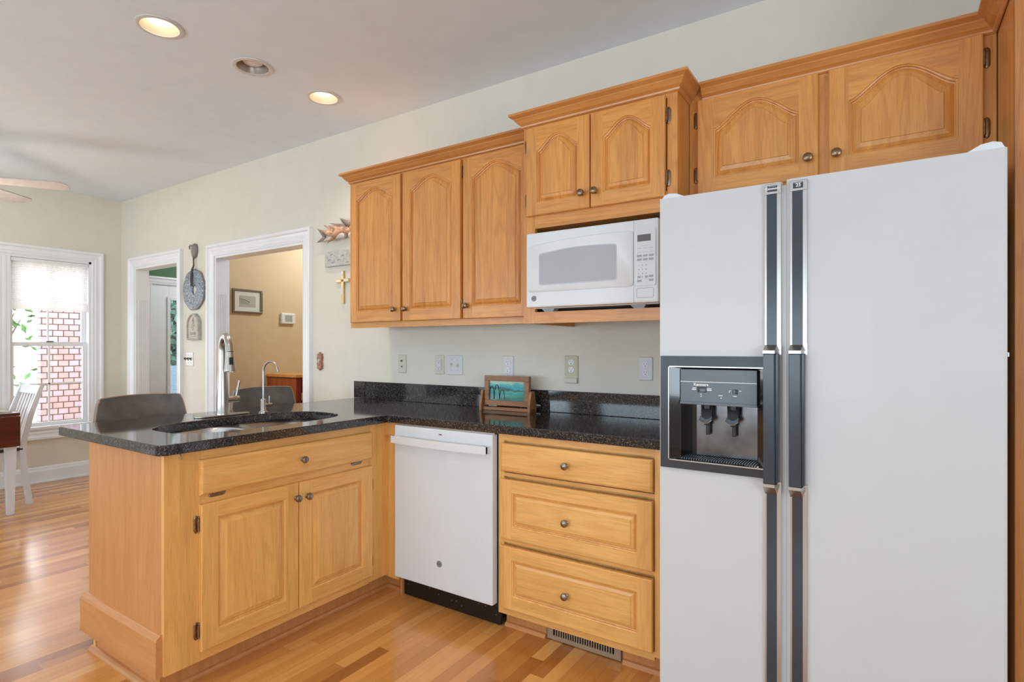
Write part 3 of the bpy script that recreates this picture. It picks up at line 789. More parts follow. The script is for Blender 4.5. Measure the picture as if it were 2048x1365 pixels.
# ---- peninsula
PX = -2.107
c = thing('peninsula_cabinet', 'oak sink peninsula with panelled doors and plain end panel', 'cabinet', (-2.42, .98, 0))
b = MB(); y0, y1, yi = .977, 2.63, 2.05
b.box(PX-.02, PX, y0, 1.106, .095, .874)                       # end stile
b.box(PX-.02, PX, 1.915, yi, .10, .874)
for z0, z1 in ((.095, .14), (.665, .715), (.835, .874)): b.box(PX-.02, PX, 1.106, 1.915, z0, z1, 1)
b.box(PX-.02, PX, 1.49, 1.53, .14, .665)
b.box(PX-.02, -2.036, yi, yi+.02, .085, .874)                  # corner filler beside the dishwasher
b.box(PX-.02, -2.040, yi+.02, YW-.03, .10, .870)
b.box(-2.731, -2.71, y0+.015, YW-.03, .0, .874)                 # back panel
b.box(-2.71, PX-.02, y0+.02, YW-.03, .10, .12)
b.build('body', LPM, c)
MB().box(-2.731, PX-.0205, y0, y0+.018, .09, .874).build('end_panel', M['end_z'], c, label='plain oak veneer end panel')
b = MB(); b.box(-2.70, PX-.07, y0+.018, y0+.03, 0, .09); b.box(PX-.085, PX-.07, y0+.03, 2.115, 0, .10); b.box(PX-.07, -2.03, 2.115, 2.13, 0, .10); b.box(-2.043, -2.031, 2.072, 2.115, .0, .095)
b.build('toe_kick', M['end_z'], c)
pr = [(0, 0), (.020, 0), (.021, .008), (.016, .017), (.008, .022), (0, .024)]
b = MB(); b.loft([[(x, y0+.018-a, h) for a, h in pr] for x in (-2.735, PX-.05)]); b.build('shoe_moulding', M['end_x'], c); b = MB()
pr = [(0, 0), (.014, 0), (.014, .008), (.009, .015), (0, .018)]
b.loft([[(PX-.07+a, y, h) for a, h in pr] for y in (y0+.012, 2.10)]); b.loft([[(x, 2.115-a, h) for a, h in pr] for x in (PX-.07, -2.035)])
b.build('shoe_moulding', M['end_x'], c)
b = MB(); pr = [(0, .092), (.022, .092), (.022, .222), (.018, .232), (.010, .237), (.008, .241), (.0, .243)]
b.loft([[(x, y0-a, h) for a, h in pr] for x in (-2.757, -2.118)])
b.build('skirting_board', M['end_x'], c, label='oak board capping the foot of the end panel')
d = slab_front(c, 'x', PX+GAP, 1.094, 1.928, .709, .840, LPM, 'tilt_out_front'); knob(d, 'x', PX+GAP+.02, 1.526, .773, M['pewter'])
hinge(d, 'x', PX+.0008, 1.165, .7005, M['pewter'], True, 1); hinge(d, 'x', PX+.0008, 1.840, .7005, M['pewter'], True, 1)
d = raised_door(c, 'x', PX+GAP, 1.096, 1.508, .135, .675, LPM, stile=.062, rail_b=.06, rail_t=.055, n=4, bevw=.032)
knob(d, 'x', PX+GAP+.02, 1.494, .613, M['pewter'])
for z in (.604, .212): hinge(d, 'x', PX+.0008, 1.086, z, M['brass'], s=1)
d = raised_door(c, 'x', PX+GAP, 1.512, 1.927, .135, .675, LPM, stile=.062, rail_b=.06, rail_t=.055, n=4, bevw=.032)
knob(d, 'x', PX+GAP+.02, 1.548, .611, M['pewter'])
for z in (.575, .205): hinge(d, 'x', PX+.0008, 1.937, z, M['brass'], s=-1)
b = MB(); b.tube([(PX+.001, 1.031, .872), (PX+.006, 1.031, .866), (PX+.010, 1.031, .858), (PX+.004, 1.033, .853), (PX+.002, 1.038, .858)], .0016, 6); b.build('cup_hook', M['chrome'], c)

# ---- worktop
outer = []
def arc(cx, cy, r, a0, a1, n=6): return [(cx+r*math.cos(a0+(a1-a0)*k/n), cy+r*math.sin(a0+(a1-a0)*k/n)) for k in range(n+1)]
XL, XN, YN, YC = -2.975, -2.083, .952, 2.028
outer = arc(XL+.02, YN+.02, .02, PI, 1.5*PI)+arc(XN-.025, YN+.025, .025, 1.5*PI, 2*PI)+[(XN, YC-.012), (XN+.012, YC), (-.648, YC), (-.648, YW-.002), (XL, YW-.002)]
hole = []
hx0, hx1, hy0, hy1 = -2.665, -2.205, 1.115, 1.925
def srect(x0, x1, y0, y1, p=3.2, n=72):
    o = []
    for k in range(n):
        a = 2*PI*k/n; ca, sa = math.cos(a), math.sin(a)
        o.append(((x0+x1)/2+(x1-x0)/2*math.copysign(abs(ca)**(2/p), ca), (y0+y1)/2+(y1-y0)/2*math.copysign(abs(sa)**(2/p), sa)))
    return o
hole = srect(hx0, hx1, hy0, hy1, 3.0)
v, f = fill_curve([outer], [hole], .895, .019, .0035)
wt = thing('granite_worktop', 'polished dark speckled granite worktop turning onto the sink peninsula', 'worktop', (-1.8, YW, .876))
MB().add(v, f).build('slab', M['granite'], wt, smooth=False)
MB().box(XL-.012, -.648, YW-.022, YW-.002, .9145, 1.027, bev=.002).build('backsplash', M['granite'], wt, label='low granite upstand along the wall')

# ---- sink
sk = thing('kitchen_sink', 'double-bowl stainless sink set under the granite peninsula', 'sink', ((hx0+hx1)/2, (hy0+hy1)/2, .67))
def bowl(x0, x1, y0, y1, dz):
    m = MB(); L = []
    for ins, z in ((0, .874), (.004, .868), (.010, .80), (.014, .72), (.03, .700), (.07, .694)):
        L.append([(x, y, z-dz) for x, y in srect(x0+ins, x1-ins, y0+ins, y1-ins, 4.2, 56)])
    m.loft(L, cap0=False, cap1=False)
    cx, cy = (x0+x1)/2, (y0+y1)/2
    m.loft([[(x, y, .694-dz) for x, y in srect(x0+.07, x1-.07, y0+.07, y1-.07, 4.2, 56)], [(cx+.045*math.cos(2*PI*k/56), cy+.045*math.sin(2*PI*k/56), .690-dz) for k in range(56)]], cap0=False, cap1=False)
    o = m.build('bowl', M['steel'], sk, smooth=True)
    MB().lathe([(.045, 0), (.040, -.004), (.015, -.006), (0, -.006)], (cx, cy, .691-dz), (0, 0, 1), 24).build('drain', M['chrome'], o, smooth=True)
bowl(-2.672, -2.198, 1.108, 1.505, .001); bowl(-2.672, -2.198, 1.523, 1.932, .001)
v, f = fill_curve([srect(hx0-.035, hx1+.02, hy0-.03, hy1+.03, 4)], [srect(-2.672, -2.198, 1.108, 1.505, 4.2, 56), srect(-2.672, -2.198, 1.523, 1.932, 4.2, 56)], .8735, .001)
MB().add(v, f).build('rim', M['steel'], sk)

# ---- faucet
fx, fy_ = -2.742, 1.545
fa = thing('kitchen_faucet', 'tall pull-down nickel faucet on an oval deck plate', 'faucet', (fx, fy_, .914))
v, f = fill_curve([srect(fx-.031, fx+.031, fy_-.135, fy_+.135, 2.6)], [], .918, .0035, .002)
MB().add(v, f).build('deck_plate', M['nickel'], fa)
b = MB().lathe([(.031, .0), (.031, .006), (.028, .012), (.0275, .08), (.022, .19), (.0205, .205)], (fx, fy_, .9215), (0, 0, 1), 32, cap0=True)
b.build('body', M['nickel'], fa, smooth=True)
ang = math.radians(-17); dx, dy = math.cos(ang), math.sin(ang)
R, zt = .068, 1.235
pts = [(fx, fy_, 1.118), (fx, fy_, 1.19)]+[(fx+dx*R*(1-math.cos(a)), fy_+dy*R*(1-math.cos(a)), zt+R*1.05*math.sin(a)) for a in [PI*k/16*.93 for k in range(17)]]
e = pts[-1]; e2 = (e[0]+dx*.006, e[1]+dy*.006, e[2]-.02); pts.append(e2)
MB().tube(pts, [.020]*2+[.019]*10+[.018]*8, 24).build('spout', M['nickel'], fa, smooth=True)
s0 = Vector(e2); sd = Vector((dx*.12, dy*.12, -1)).normalized()
hd = MB().lathe([(.0182, 0), (.0182, .004), (.020, .03), (.0255, .085), (.0258, .092), (.020, .093), (.0195, .088)], s0, sd, 28, cap1=True).build('spray_head', M['nickel'], fa, smooth=True)
q = s0+sd*.042; side = Vector((dx, dy, 0))
b = MB(); b.T = Matrix.Translation(q+side*.0195) @ Matrix.Rotation(ang, 4, 'Z') @ Matrix.Rotation(-.09, 4, 'Y')
b.box(-.004, .004, -.009, .009, -.020, .018, bev=.003); b.build('spray_button', M['black'], hd, label='black rubber spray button')
b = MB(); hz_ = .993
b.cyl((fx, fy_+.018, hz_), (fx, fy_+.062, hz_), .0165, n=24); b.cyl((fx, fy_+.064, hz_), (fx, fy_+.083, hz_), .0165, n=24); b.cyl((fx, fy_+.062, hz_), (fx, fy_+.064, hz_), .0150, n=24)
h = b.build('valve_barrel', M['nickel'], fa, smooth=True)
MB().tube([(fx, fy_+.070, hz_+.01), (fx+.003, fy_+.076, hz_+.05), (fx+.006, fy_+.084, hz_+.093)], [.0065, .006, .0055], 12).build('lever', M['nickel'], h, smooth=True)

gx, gy = -2.705, 1.742
fa = thing('filter_faucet', 'slender gooseneck filter tap right of the big faucet', 'faucet', (gx, gy, .914))
MB().lathe([(.022, 0), (.022, .004), (.015, .007), (.0125, .010), (.0125, .068), (.011, .070), (.0055, .072)], (gx, gy, .9142), (0, 0, 1), 24, cap0=True).build('body', M['nickel'], fa, smooth=True)
a2 = math.radians(8); ex, ey = math.cos(a2), math.sin(a2); R = .052; zt = 1.128
pts = [(gx, gy, .985), (gx, gy, zt-.02)]+[(gx+ex*R*(1-math.cos(a)), gy+ey*R*(1-math.cos(a)), zt+R*math.sin(a)) for a in [PI*k/14*.86 for k in range(15)]]
e = pts[-1]; pts.append((e[0]+ex*.008, e[1]+ey*.008, e[2]-.022))
MB().tube(pts, .0052, 12).build('gooseneck', M['nickel'], fa, smooth=True)
h = MB().cyl((gx, gy+.010, .952), (gx, gy+.048, .952), .0085, n=18).build('valve_barrel', M['nickel'], fa, smooth=True)
MB().tube([(gx, gy+.034, .955), (gx, gy+.034, .998)], .0034, 10).build('lever', M['nickel'], h, smooth=True)

# ------------------------------------------------------------------ refrigerator
fr = thing('refrigerator', 'white side-by-side refrigerator with dark handles and ice dispenser', 'refrigerator', (-.187, YW-.02, 0))
FX0, FX1, FY, FZ = -.641, .2665, 1.897, 1.764
MB().box(FX0+.006, FX1-.006, 1.992, YW-.03, .02, FZ-.025, bev=.006).build('cabinet_body', M['appl'], fr)
MB().box(FX0+.01, FX1-.01, 1.976, 1.992, .03, FZ-.03).build('door_gasket', M['ring'], fr)
MB().box(FX0+.02, FX1-.02, 1.95, 1.99, .0, .085).build('base_grille', M['black'], fr)
dx0, dx1, dz0, dz1 = -.637, -.306, .846, 1.226       # dispenser outline
ox0, ox1, oz0, oz1 = -.612, -.309, .874, 1.194
fw = 1.975
b = MB()
xd = -.259
# freezer door built round the dispenser opening
b.box(FX0, ox0, FY, fw, .10, FZ, bev=.0); b.box(ox0, ox1, FY, fw, .10, oz0); b.box(ox0, ox1, FY, fw, oz1, FZ); b.box(ox1, xd-.012, FY, fw, .10, FZ)
pr = [(FY, xd-.012), (FY+.002, xd-.006), (FY+.006, xd-.002), (FY+.014, xd), (fw, xd), (fw, xd-.012)]
b.loft([[(x, y, z) for y, x in pr] for z in (.10, FZ)])
fd = b.build('freezer_door', M['appl'], fr, label='left freezer door with ice dispenser')
b = MB(); pr = [(FY, xd+.021), (FY+.004, xd+.013), (FY+.014, xd+.010), (fw, xd+.010), (fw, FX1), (FY+.010, FX1), (FY+.003, FX1-.002), (FY, FX1-.008)]
b.loft([[(x, y, z) for y, x in pr] for z in (.10, FZ+.004)])
rd = b.build('fridge_door', M['appl'], fr, label='wide right refrigerator door')
MB().box(xd-.002, xd+.014, FY+.012, fw-.001, .1, FZ-.01).build('door_seal', M['appl2'], fr)
# hinge covers
for x0, x1, s in ((FX0+.004, FX0+.085, 1), (FX1-.085, FX1-.004, -1)):
    b = MB(); 
    prof = [(0, 0), (.008, .013), (.025, .017), (.05, .014), (.08, 0)]
    if s < 0: prof = [(a, h*1.25) for a, h in prof]
    pts = [((x0+a) if s > 0 else (x1-a), FZ+.004*(s < 0)+h) for a, h in prof]
    b.loft([[(x, y, z) for x, z in pts] for y in (FY+.008, FY+.062)])
    b.build('hinge_cover', M['appl2'], fr)
MB().box(FX1-.001, FX1+.004, FY+.012, FY+.03, 1.230, 1.242, bev=.002).build('door_stop', M['appl2'], rd)
# dispenser: dark frame, chrome bead, slate control panel, cavity
Yp = FY-.012
b = MB()
b.loft([[(dx0, FY-.001, dz0), (dx1, FY-.001, dz0), (dx1, FY-.001, dz1), (dx0, FY-.001, dz1)], [(dx0+.002, Yp, dz0+.002), (dx1, Yp, dz0+.002), (dx1, Yp, dz1-.002), (dx0+.002, Yp, dz1-.002)],
        [(dx0+.029, Yp-.002, dz0+.029), (dx1, Yp-.002, dz0+.029), (dx1, Yp-.002, dz1-.034), (dx0+.029, Yp-.002, dz1-.034)],
        [(dx0+.029, FY+.003, dz0+.029), (dx1, FY+.003, dz0+.029), (dx1, FY+.003, dz1-.034), (dx0+.029, FY+.003, dz1-.034)]], cap0=False, cap1=False)
dsp = b.build('dispenser_frame', M['dkframe'], fd, label='dark mitred frame round the ice dispenser')
dsp.parent = fr; 
b = MB(); ix0, ix1, iz0, iz1 = dx0+.029, dx1, dz0+.029, dz1-.034
for q in ((ix0, ix1, iz1-.0035, iz1), (ix0, ix1, iz0, iz0+.0035), (ix0, ix0+.0035, iz0, iz1)): b.box(q[0], q[1], Yp-.0035, Yp+.004, q[2], q[3])
b.build('chrome_bead', M['chrome'], dsp)
kx0, kx1 = ix0+.038, ix1-.024
b = MB()     # inner bezel sloping in
b.add([(ix0+.003, Yp, iz0), (kx0, FY+.006, iz0+.008), (kx0, FY+.006, iz1-.008), (ix0+.003, Yp, iz1-.003)], [(0, 1, 2, 3)])
b.add([(kx1, FY+.006, iz0+.008), (ix1, Yp, iz0), (ix1, Yp, iz1-.003), (kx1, FY+.006, iz1-.008)], [(0, 1, 2, 3)])
b.add([(ix0+.003, Yp, iz1-.003), (ix1, Yp, iz1-.003), (kx1, FY+.006, iz1-.009), (kx0, FY+.006, iz1-.009)], [(0, 1, 2, 3)])
b.add([(ix0+.003, Yp, iz0), (ix1, Yp, iz0), (kx1, FY+.006, iz0+.006), (kx0, FY+.006, iz0+.006)], [(0, 1, 2, 3)])
b.build('bezel', M['blackg'], dsp)
pz = 1.068
b = MB(); b.box(kx0, kx1, FY-.002, FY+.02, pz+.004, iz1-.010, bev=.0015); b.box(kx0-.001, kx1+.001, FY-.006, FY+.02, pz-.003, pz+.006, bev=.002)
pn = b.build('control_panel', M['slate'], dsp, label='slate grey control panel')
fp = fmap('y', FY-.0025)
b = MB(); b.box(kx0, kx1, FY-.003, FY-.002, 1.1395, 1.1415)
b.text('Kenmore', .0125, lambda u, v, w: fp(u+kx0+.068, v+1.1315, w), .0006, bold=.0004)
for (u, v, ww, hh) in ((-.012, 1.119, .012, .0022), (-.013, 1.1135, .014, .0032), (.038-.002, 1.118, .016, .0022), (.038-.002, 1.1125, .017, .0035)): b.box(kx0+.058+u-ww/2, kx0+.058+u+ww/2, FY-.003, FY-.002, v, v+hh)
for (u, v, ww, hh) in ((.130, 1.0965, .014, .0024), (.1745, 1.0965, .011, .0022), (.1595, 1.114, .006, .0018), (.1905, 1.114, .007, .0018), (.157, 1.109, .003, .003), (.068, 1.099, .005, .0022)): b.box(kx0+u-ww/2, kx0+u+ww/2, FY-.003, FY-.002, v, v+hh)
for u, v in ((.068, 1.0905), (.132, 1.0875)): b.add([(kx0+u-.003, FY-.003, v+.004), (kx0+u+.003, FY-.003, v+.004), (kx0+u, FY-.003, v)], [(0, 1, 2)])
b.build('panel_lettering', M['whiteprint'], pn)
b = MB(); b.box(kx0+.056, kx0+.086, FY-.0035, FY-.002, 1.106, 1.124, bev=.001); b.build('selector_recess', M['black'], pn)
b = MB(); b.box(kx0+.168, kx0+.183, FY-.0035, FY-.002, 1.1045, 1.1195, bev=.001)
b.build('selector_recess', M['black'], pn)
b = MB(); b.box(kx0+.064, kx0+.084, FY-.006, FY-.003, 1.108, 1.119, bev=.0012); b.build('selector_slide', M['slate'], pn)
b = MB(); b.box(kx0+.170, kx0+.176, FY-.006, FY-.003, 1.1065, 1.1175, bev=.001)
b.build('selector_slide', M['slate'], pn)
cy1 = FY+.072
b = MB()
b.box(kx0-.006, kx0, FY+.004, cy1, iz0, pz); b.box(kx1, kx1+.006, FY+.004, cy1, iz0, pz); b.box(kx0-.006, kx1+.006, cy1, cy1+.004, iz0, iz1); b.box(kx0-.006, kx1+.006, FY+.02, cy1, pz-.004, pz+.004)
b.build('cavity', M['blackg'], dsp)
MB().box(kx0+.035, kx1-.001, cy1-.004, cy1-.001, iz0+.012, pz-.006).build('splash_plate', M['darksteel'], dsp)
b = MB()
b.box(kx0, kx1, FY+.004, cy1, iz0+.001, iz0+.005)
for k in range(30):
    xx = kx0+.004+(kx1-kx0-.008)*k/29; b.box(xx-.0014, xx+.0014, FY-.001, cy1-.002, iz0+.005, iz0+.010)
b.build('drip_grille', M['slate'], dsp)
for u in (.076, .160):
    cx = kx0+u; b = MB()
    b.loft([[(cx+s*.020, FY+.045, pz-.004), (cx+s*.016, FY+.030, pz-.05)] for s in (-1, 1)], closed=False, cap0=False, cap1=False)
    b.box(cx-.010, cx+.010, FY+.040, FY+.05, pz-.075, pz-.004, bev=.003); b.box(cx-.006, cx+.008, FY+.048, FY+.056, pz-.108, pz-.07, bev=.003)
    ar = b.build('dispenser_arm', M['black'], dsp)
    b = MB(); L = []
    for s in range(9):
        t = -1+2*s/8; x = cx+t*.0195; y = FY+.020-.012*(1-t*t)*.6; z = pz-.055-.010*(1-t*t)
        L.append((x, y, z))
    b.tube([(cx-.0195, FY+.034, pz-.047)]+L+[(cx+.0195, FY+.034, pz-.047)], .0013, 6, mi=0)
    b.loft([[(x, y+.001, z+.001) for x, y, z in L], [(x, y+.012, z+.013) for x, y, z in L]], mi=1, closed=False, cap0=False, cap1=False)
    b.build('paddle', [M['chrome'], M['slate']], ar)
# long handles
def handle(x0, x1, word, par, nm):
    hh = thing  # keep name
    cx0, cx1 = x0+.005, x1-.011
    def strip(z0, z1):
        b = MB(); b.box(x0, cx0, FY-.010, FY, z0, z1, 0); b.box(cx1, x1, FY-.010, FY, z0, z1, 0); b.box(cx0, cx1, FY-.0095, FY, z0, z1, 1)
        b.build('handle_strip', [M['chrome'], M['handle']], par)
    strip(1.262, 1.728); strip(.10, .802)
    g = MB(); yg = FY-.040
    g.box(x0-.001, x1-.013, yg, yg+.018, .838, 1.236, bev=.003); g.box(x1-.014, x1-.004, yg+.012, FY, .842, 1.236, bev=.002)
    g.build('grip', M['handle'], par, label='dark slab grip')
    MB().box(x0-.001, x1+.001, FY-.014, FY, 1.726, 1.758, bev=.002).build('handle_cap', M['chrome'], par)
    for sgn, za, zb in ((1, 1.262, 1.236), (-1, .802, .838)):
        zf = 1.245 if sgn > 0 else .829
        # wedge bracket between strip and grip
        A = [(x0, FY-.010, za), (x1-.011, FY-.010, za), (x1-.011, FY, za), (x0, FY, za)]
        B = [(x0-.001, yg, zf), (x1-.013, yg, zf), (x1, FY, zf), (x0-.001, FY, zf)]
        C = [(x0-.001, yg, zb), (x1-.013, yg, zb), (x1, FY, zb), (x0-.001, FY, zb)]
        c = MB(); c.loft([A, B, C]); c.box(x1-.011, x1+.001, FY-.011, FY, min(za, zb)-.004, max(za, zb)+.004)
        c.build('handle_bracket', M['chrome'], par)
    q = MB().box(x0+.008, x1-.010, FY-.0155, FY-.0138, 1.733, 1.751).build('badge', M['handle'], par)
    fb = fmap('y', FY-.0156)
    MB().text(word, .0105 if len(word) > 3 else .014, lambda u, v, w: fb(u+(x0+x1)/2, v+1.742, w), .0005, bold=.0003).box(x0+.011, x1-.013, FY-.016, FY-.0153, 1.7485, 1.7492).build('badge_lettering', M['whiteprint'], par)
handle(-.306, -.261, 'Kenmore', fd, 0)
handle(-.235, -.190, '25', rd, 1)

# ------------------------------------------------------------------ microwave
mw = thing('microwave_oven', 'white microwave oven in the niche of the oak wall cabinet', 'microwave', (-1.01, 2.35, 1.411))
mx0, mx1, my, mz0, mz1 = -1.309, -.715, 2.098, 1.428, 1.752
MB().box(mx0+.012, mx1-.012, my+.045, 2.50, mz0-.003, mz1-.012, bev=.004).build('casing', M['appl2'], mw)
split = -.813
MB().box(mx0, mx1, my, my+.043, mz0, mz1, bev=.008).build('front_shell', M['appl2'], mw)
fm = fmap('y', my)
def archp(x0, x1, z0, zl, zr, ins=0, n=24, r=.012, bowh=.02):
    pts = [(x0+ins+r, z0+ins), (x1-ins-r, z0+ins), (x1-ins-r*.3, z0+ins+r*.3), (x1-ins, z0+ins+r)]
    top = [(x1-ins+(x0-x1+2*ins)*k/n, zr+(zl-zr)*(k/n)+bowh*math.sin(PI*k/n)-ins) for k in range(n+1)]
    top[0] = (x1-ins, top[0][1]-r); top.insert(1, (x1-ins-r*.3, top[1][1]-r*.3))
    top[-1] = (x0+ins, top[-1][1]-r*.9); top.insert(-1, (x0+ins+r*.3, top[-2][1]-r*.3))
    return pts+top+[(x0+ins, z0+ins+r), (x0+ins+r*.3, z0+ins+r*.3)]
b = MB()
D1A = (mx0+.012, split-.001, 1.494, 1.694, 1.711)
P1 = archp(*D1A, bowh=.010)
b.loft([[fm(u, v, .0005) for u, v in P1], [fm(u, v, .004) for u, v in P1], [fm(uc, vc, .007) for uc, vc in archp(*D1A, .003, bowh=.010)]])
dr = b.build('door', M['appl2'], mw, smooth=True)
W1A = (-1.240, -.881, 1.521, 1.658, 1.667)
P2 = archp(*W1A, r=.010, bowh=.010)
P3 = archp(*W1A, .004, r=.009, bowh=.010)
b = MB(); b.loft([[fm(u, v, .0068) for u, v in P2], [fm(u, v, .0078) for u, v in P2], [fm(u, v, .0078) for u, v in P3], [fm(u, v, .0072) for u, v in P3]], cap0=False, cap1=False)
b.build('window_rim', M['btnline'], dr)
b = MB(); b.prism(P3, fm, .0069, .0073); b.build('window', M['mwglass'], dr)
b = MB(); b.box(split-.001, split+.0005, my-.0008, my+.001, mz0+.002, mz1-.004)
b.build('door_gap', M['btn'], mw)
bl = MB().lathe([(.0125, 0), (.0125, .002), (.011, .003)], (-1.269, my, 1.467), (0, -1, 0), 28, cap1=True).build('badge', M['badge'], mw)
MB().text('GE', .0135, lambda u, v, w: fm(u-1.269, v+1.467, w+.003), .0006).build('badge_lettering', M['ink'], bl)
# control panel
cx0 = split+.008; cw = mx1-.010-cx0
b = MB(); b.loft([[fm(u, v, .0005) for u, v in rrect(split+.002, mx1-.010, 1.494, 1.712, .006, 4)], [fm(u, v, .004) for u, v in rrect(split+.002, mx1-.010, 1.494, 1.712, .006, 4)]])
cp = b.build('control_panel', M['appl2'], mw)
MB().box(-.797, -.744, my-.0048, my-.004, 1.665, 1.691).build('display', M['lcd'], cp)
Z = mz1; V = lambda v: Z-.104-(Z-.0915-v)*1.12
b = MB(); S = lambda u0, v0, u1, v1: b.box(cx0+u0*.76, cx0+u1*.76, my-.0046, my-.004, V(v0), V(v1))
for r, zz in enumerate((Z-.101, Z-.115)):
    for k in range(3): S(.010+k*.031, zz, .032+k*.031, zz+.0016)
S(.034, Z-.0915, .066, Z-.0903)
S(.034, Z-.150, .062, Z-.1492); S(.044, Z-.208, .062, Z-.2072)
b.build('button_print', M['btnline'], cp)
def key(u0, zz, u1):
    MB().box(cx0+u0*.76, cx0+u1*.76, my-.0046, my-.004, V(zz), V(zz+.0075)).build('soft_key', M['btn'], cp)
for zz in (Z-.130, Z-.143):
    for k in range(3): key(.009+k*.031, zz, .033+k*.031)
for u0, zz, w_ in ((.011, Z-.203, .016), (.050, Z-.203, .016), (.071, Z-.2015, .023), (.071, Z-.215, .023), (.009, Z-.2165, .023)): key(u0, zz, u0+w_)
b = MB()
for r in range(3):
    for k in range(3):
        n_ = str(r*3+k+1); b.text(n_, .0075, lambda u, v, w, k=k, r=r: fm(u+cx0+.013+k*.0150, v+V(Z-.159-r*.0145), w+.004), .0005)
b.text('0', .0075, lambda u, v, w: fm(u+cx0+.028, v+V(Z-.199), w+.004), .0005)
b.build('numeral', M['ink'], cp)
P = rrect(-.802, -.733, 1.447, 1.485, .006, 5); Pi = rrect(-.8005, -.7345, 1.4485, 1.4835, .005, 5)
b = MB(); b.loft([[fm(u, v, .0002) for u, v in P], [fm(u, v, .001) for u, v in P], [fm(u, v, .001) for u, v in Pi], [fm(u, v, .0002) for u, v in Pi]], cap0=False, cap1=False)
b.build('latch_button', M['btn'], mw)
for x in (mx0+.07, mx1-.11): MB().loft([[(x-.03, my+.06, 1.428), (x+.04, my+.06, 1.428), (x+.03, my+.06, 1.4115), (x-.01, my+.06, 1.4115)], [(x-.03, my+.10, 1.428), (x+.04, my+.10, 1.428), (x+.03, my+.10, 1.4115), (x-.01, my+.10, 1.4115)]]).build('foot', M['btn'], mw)

# ------------------------------------------------------------------ outlets and plates on the splash wall
def plate(name, lab, cat, x, z, w, h, mat, group=None):
    o = thing(name, lab, cat, (x, YW, z), 0, group)
    m = MB(); R = lambda i, y: [(a, y, b_) for a, b_ in rrect(x-w/2+i, x+w/2-i, z-h/2+i, z+h/2-i, .004, 3)]
    m.loft([R(0, YW-.0005), R(0, YW-.003), R(.003, YW-.006)]); o2 = m.build('cover_plate', mat, o); return o
def duplex(o, x, z, white):
    for s in (-1, 1):
        zc = z+s*.0195
        m = MB(); pts = [(x+.0165*math.cos(t), zc+max(-.0135, min(.0135, .0165*math.sin(t)))) for t in [2*PI*k/24 for k in range(24)]]
        m.prism(pts, fmap('y', YW-.006), -.0005, .002); r_ = m.build('socket', white, o)
        m = MB(); q = fmap('y', YW-.0079)
        m.box(x-.0072, x-.0056, YW-.0084, YW-.0078, zc-.001, zc+.009); m.box(x+.0056, x+.0072, YW-.0084, YW-.0078, zc, zc+.008); m.lathe([(.0026, 0), (.0026, .0006)], (x, YW-.0078, zc-.0075), (0, -1, 0), 10, cap1=True)
        m.build('slot', M['slot'], r_)
    MB().lathe([(.003, 0), (.0025, .001)], (x, YW-.006, z), (0, -1, 0), 10, cap1=True).build('screw', M['ring'], o)
x, z = -2.557, 1.149
o = plate('cable_jack_plate', 'cream coaxial jack plate nearest the peninsula corner', 'wall plate', x, z, .070, .114, M['plate2'])
MB().lathe([(.006, 0), (.006, .003), (.0045, .003), (.0045, .012)], (x, YW-.006, z+.020), (0, -1, 0), 12, cap1=True).build('coaxial_jack', M['brass'], o)
MB().box(x-.004, x+.004, YW-.0075, YW-.0055, z-.022, z-.012).build('phone_jack', M['slot'], o)
m = MB(); [m.lathe([(.003, 0), (.0025, .001)], (x, YW-.006, z+s), (0, -1, 0), 10, cap1=True) for s in (-.042, .042)]; m.build('screws', M['ring'], o)
x = -2.244
o = plate('decor_outlet', 'white outlet with raised rectangular insert left of the double switch', 'outlet', x, z, .072, .116, M['plate2'])
r_ = MB().box(x-.0165, x+.0165, YW-.013, YW-.005, z-.033, z+.033, bev=.0015).build('insert', M['plate'], o)
m = MB()
for s in (-1, 1):
    zc = z+s*.018; m.box(x-.0072, x-.0056, YW-.0134, YW-.0128, zc, zc+.008); m.box(x+.0056, x+.0072, YW-.0134, YW-.0128, zc, zc+.008); m.lathe([(.0026, 0), (.0026, .0006)], (x, YW-.0128, zc-.0065), (0, -1, 0), 10, cap1=True)
m.build('slot', M['slot'], r_)
x = -2.126
o = plate('double_switch', 'white double toggle switch plate above the backsplash', 'light switch', x, z, .115, .117, M['plate'])
for k, up in ((-1, 1), (1, -1)):
    xx = x+k*.023
    m = MB(); m.box(xx-.005, xx+.005, YW-.0068, YW-.0055, z-.012, z+.012); m.loft([[(xx-.004, YW-.006, z+up*.010), (xx+.004, YW-.006, z+up*.010), (xx+.004, YW-.006, z-up*.004), (xx-.004, YW-.006, z-up*.004)], [(xx-.0035, YW-.018, z+up*.012), (xx+.0035, YW-.018, z+up*.012), (xx+.0035, YW-.018, z+up*.005), (xx-.0035, YW-.018, z+up*.005)]])
    m.build('toggle', M['plate2'], o)
    m = MB(); [m.lathe([(.003, 0), (.0025, .001)], (xx, YW-.006, z+s), (0, -1, 0), 10, cap1=True) for s in (-.030, .030)]; m.build('screws', M['btn'], o)
x = -1.745
o = plate('duplex_outlet', 'white duplex outlet half hidden behind the sand picture', 'outlet', x, z, .072, .116, M['plate']); duplex(o, x, z, M['whiteprint'])
x = -1.350
o = plate('duplex_outlet', 'tall almond outlet with a small night light at its foot', 'outlet', x, 1.140, .078, .144, M['plate3']); duplex(o, x, 1.158, M['whiteprint'])
MB().box(x-.037, x+.037, YW-.016, YW-.005, 1.070, 1.096, bev=.003).build('night_light', M['plate2'], o)
x = -.951
o = plate('duplex_outlet', 'white duplex outlet beside the refrigerator', 'outlet', x, 1.152, .070, .114, M['plate']); duplex(o, x, 1.152, M['whiteprint'])

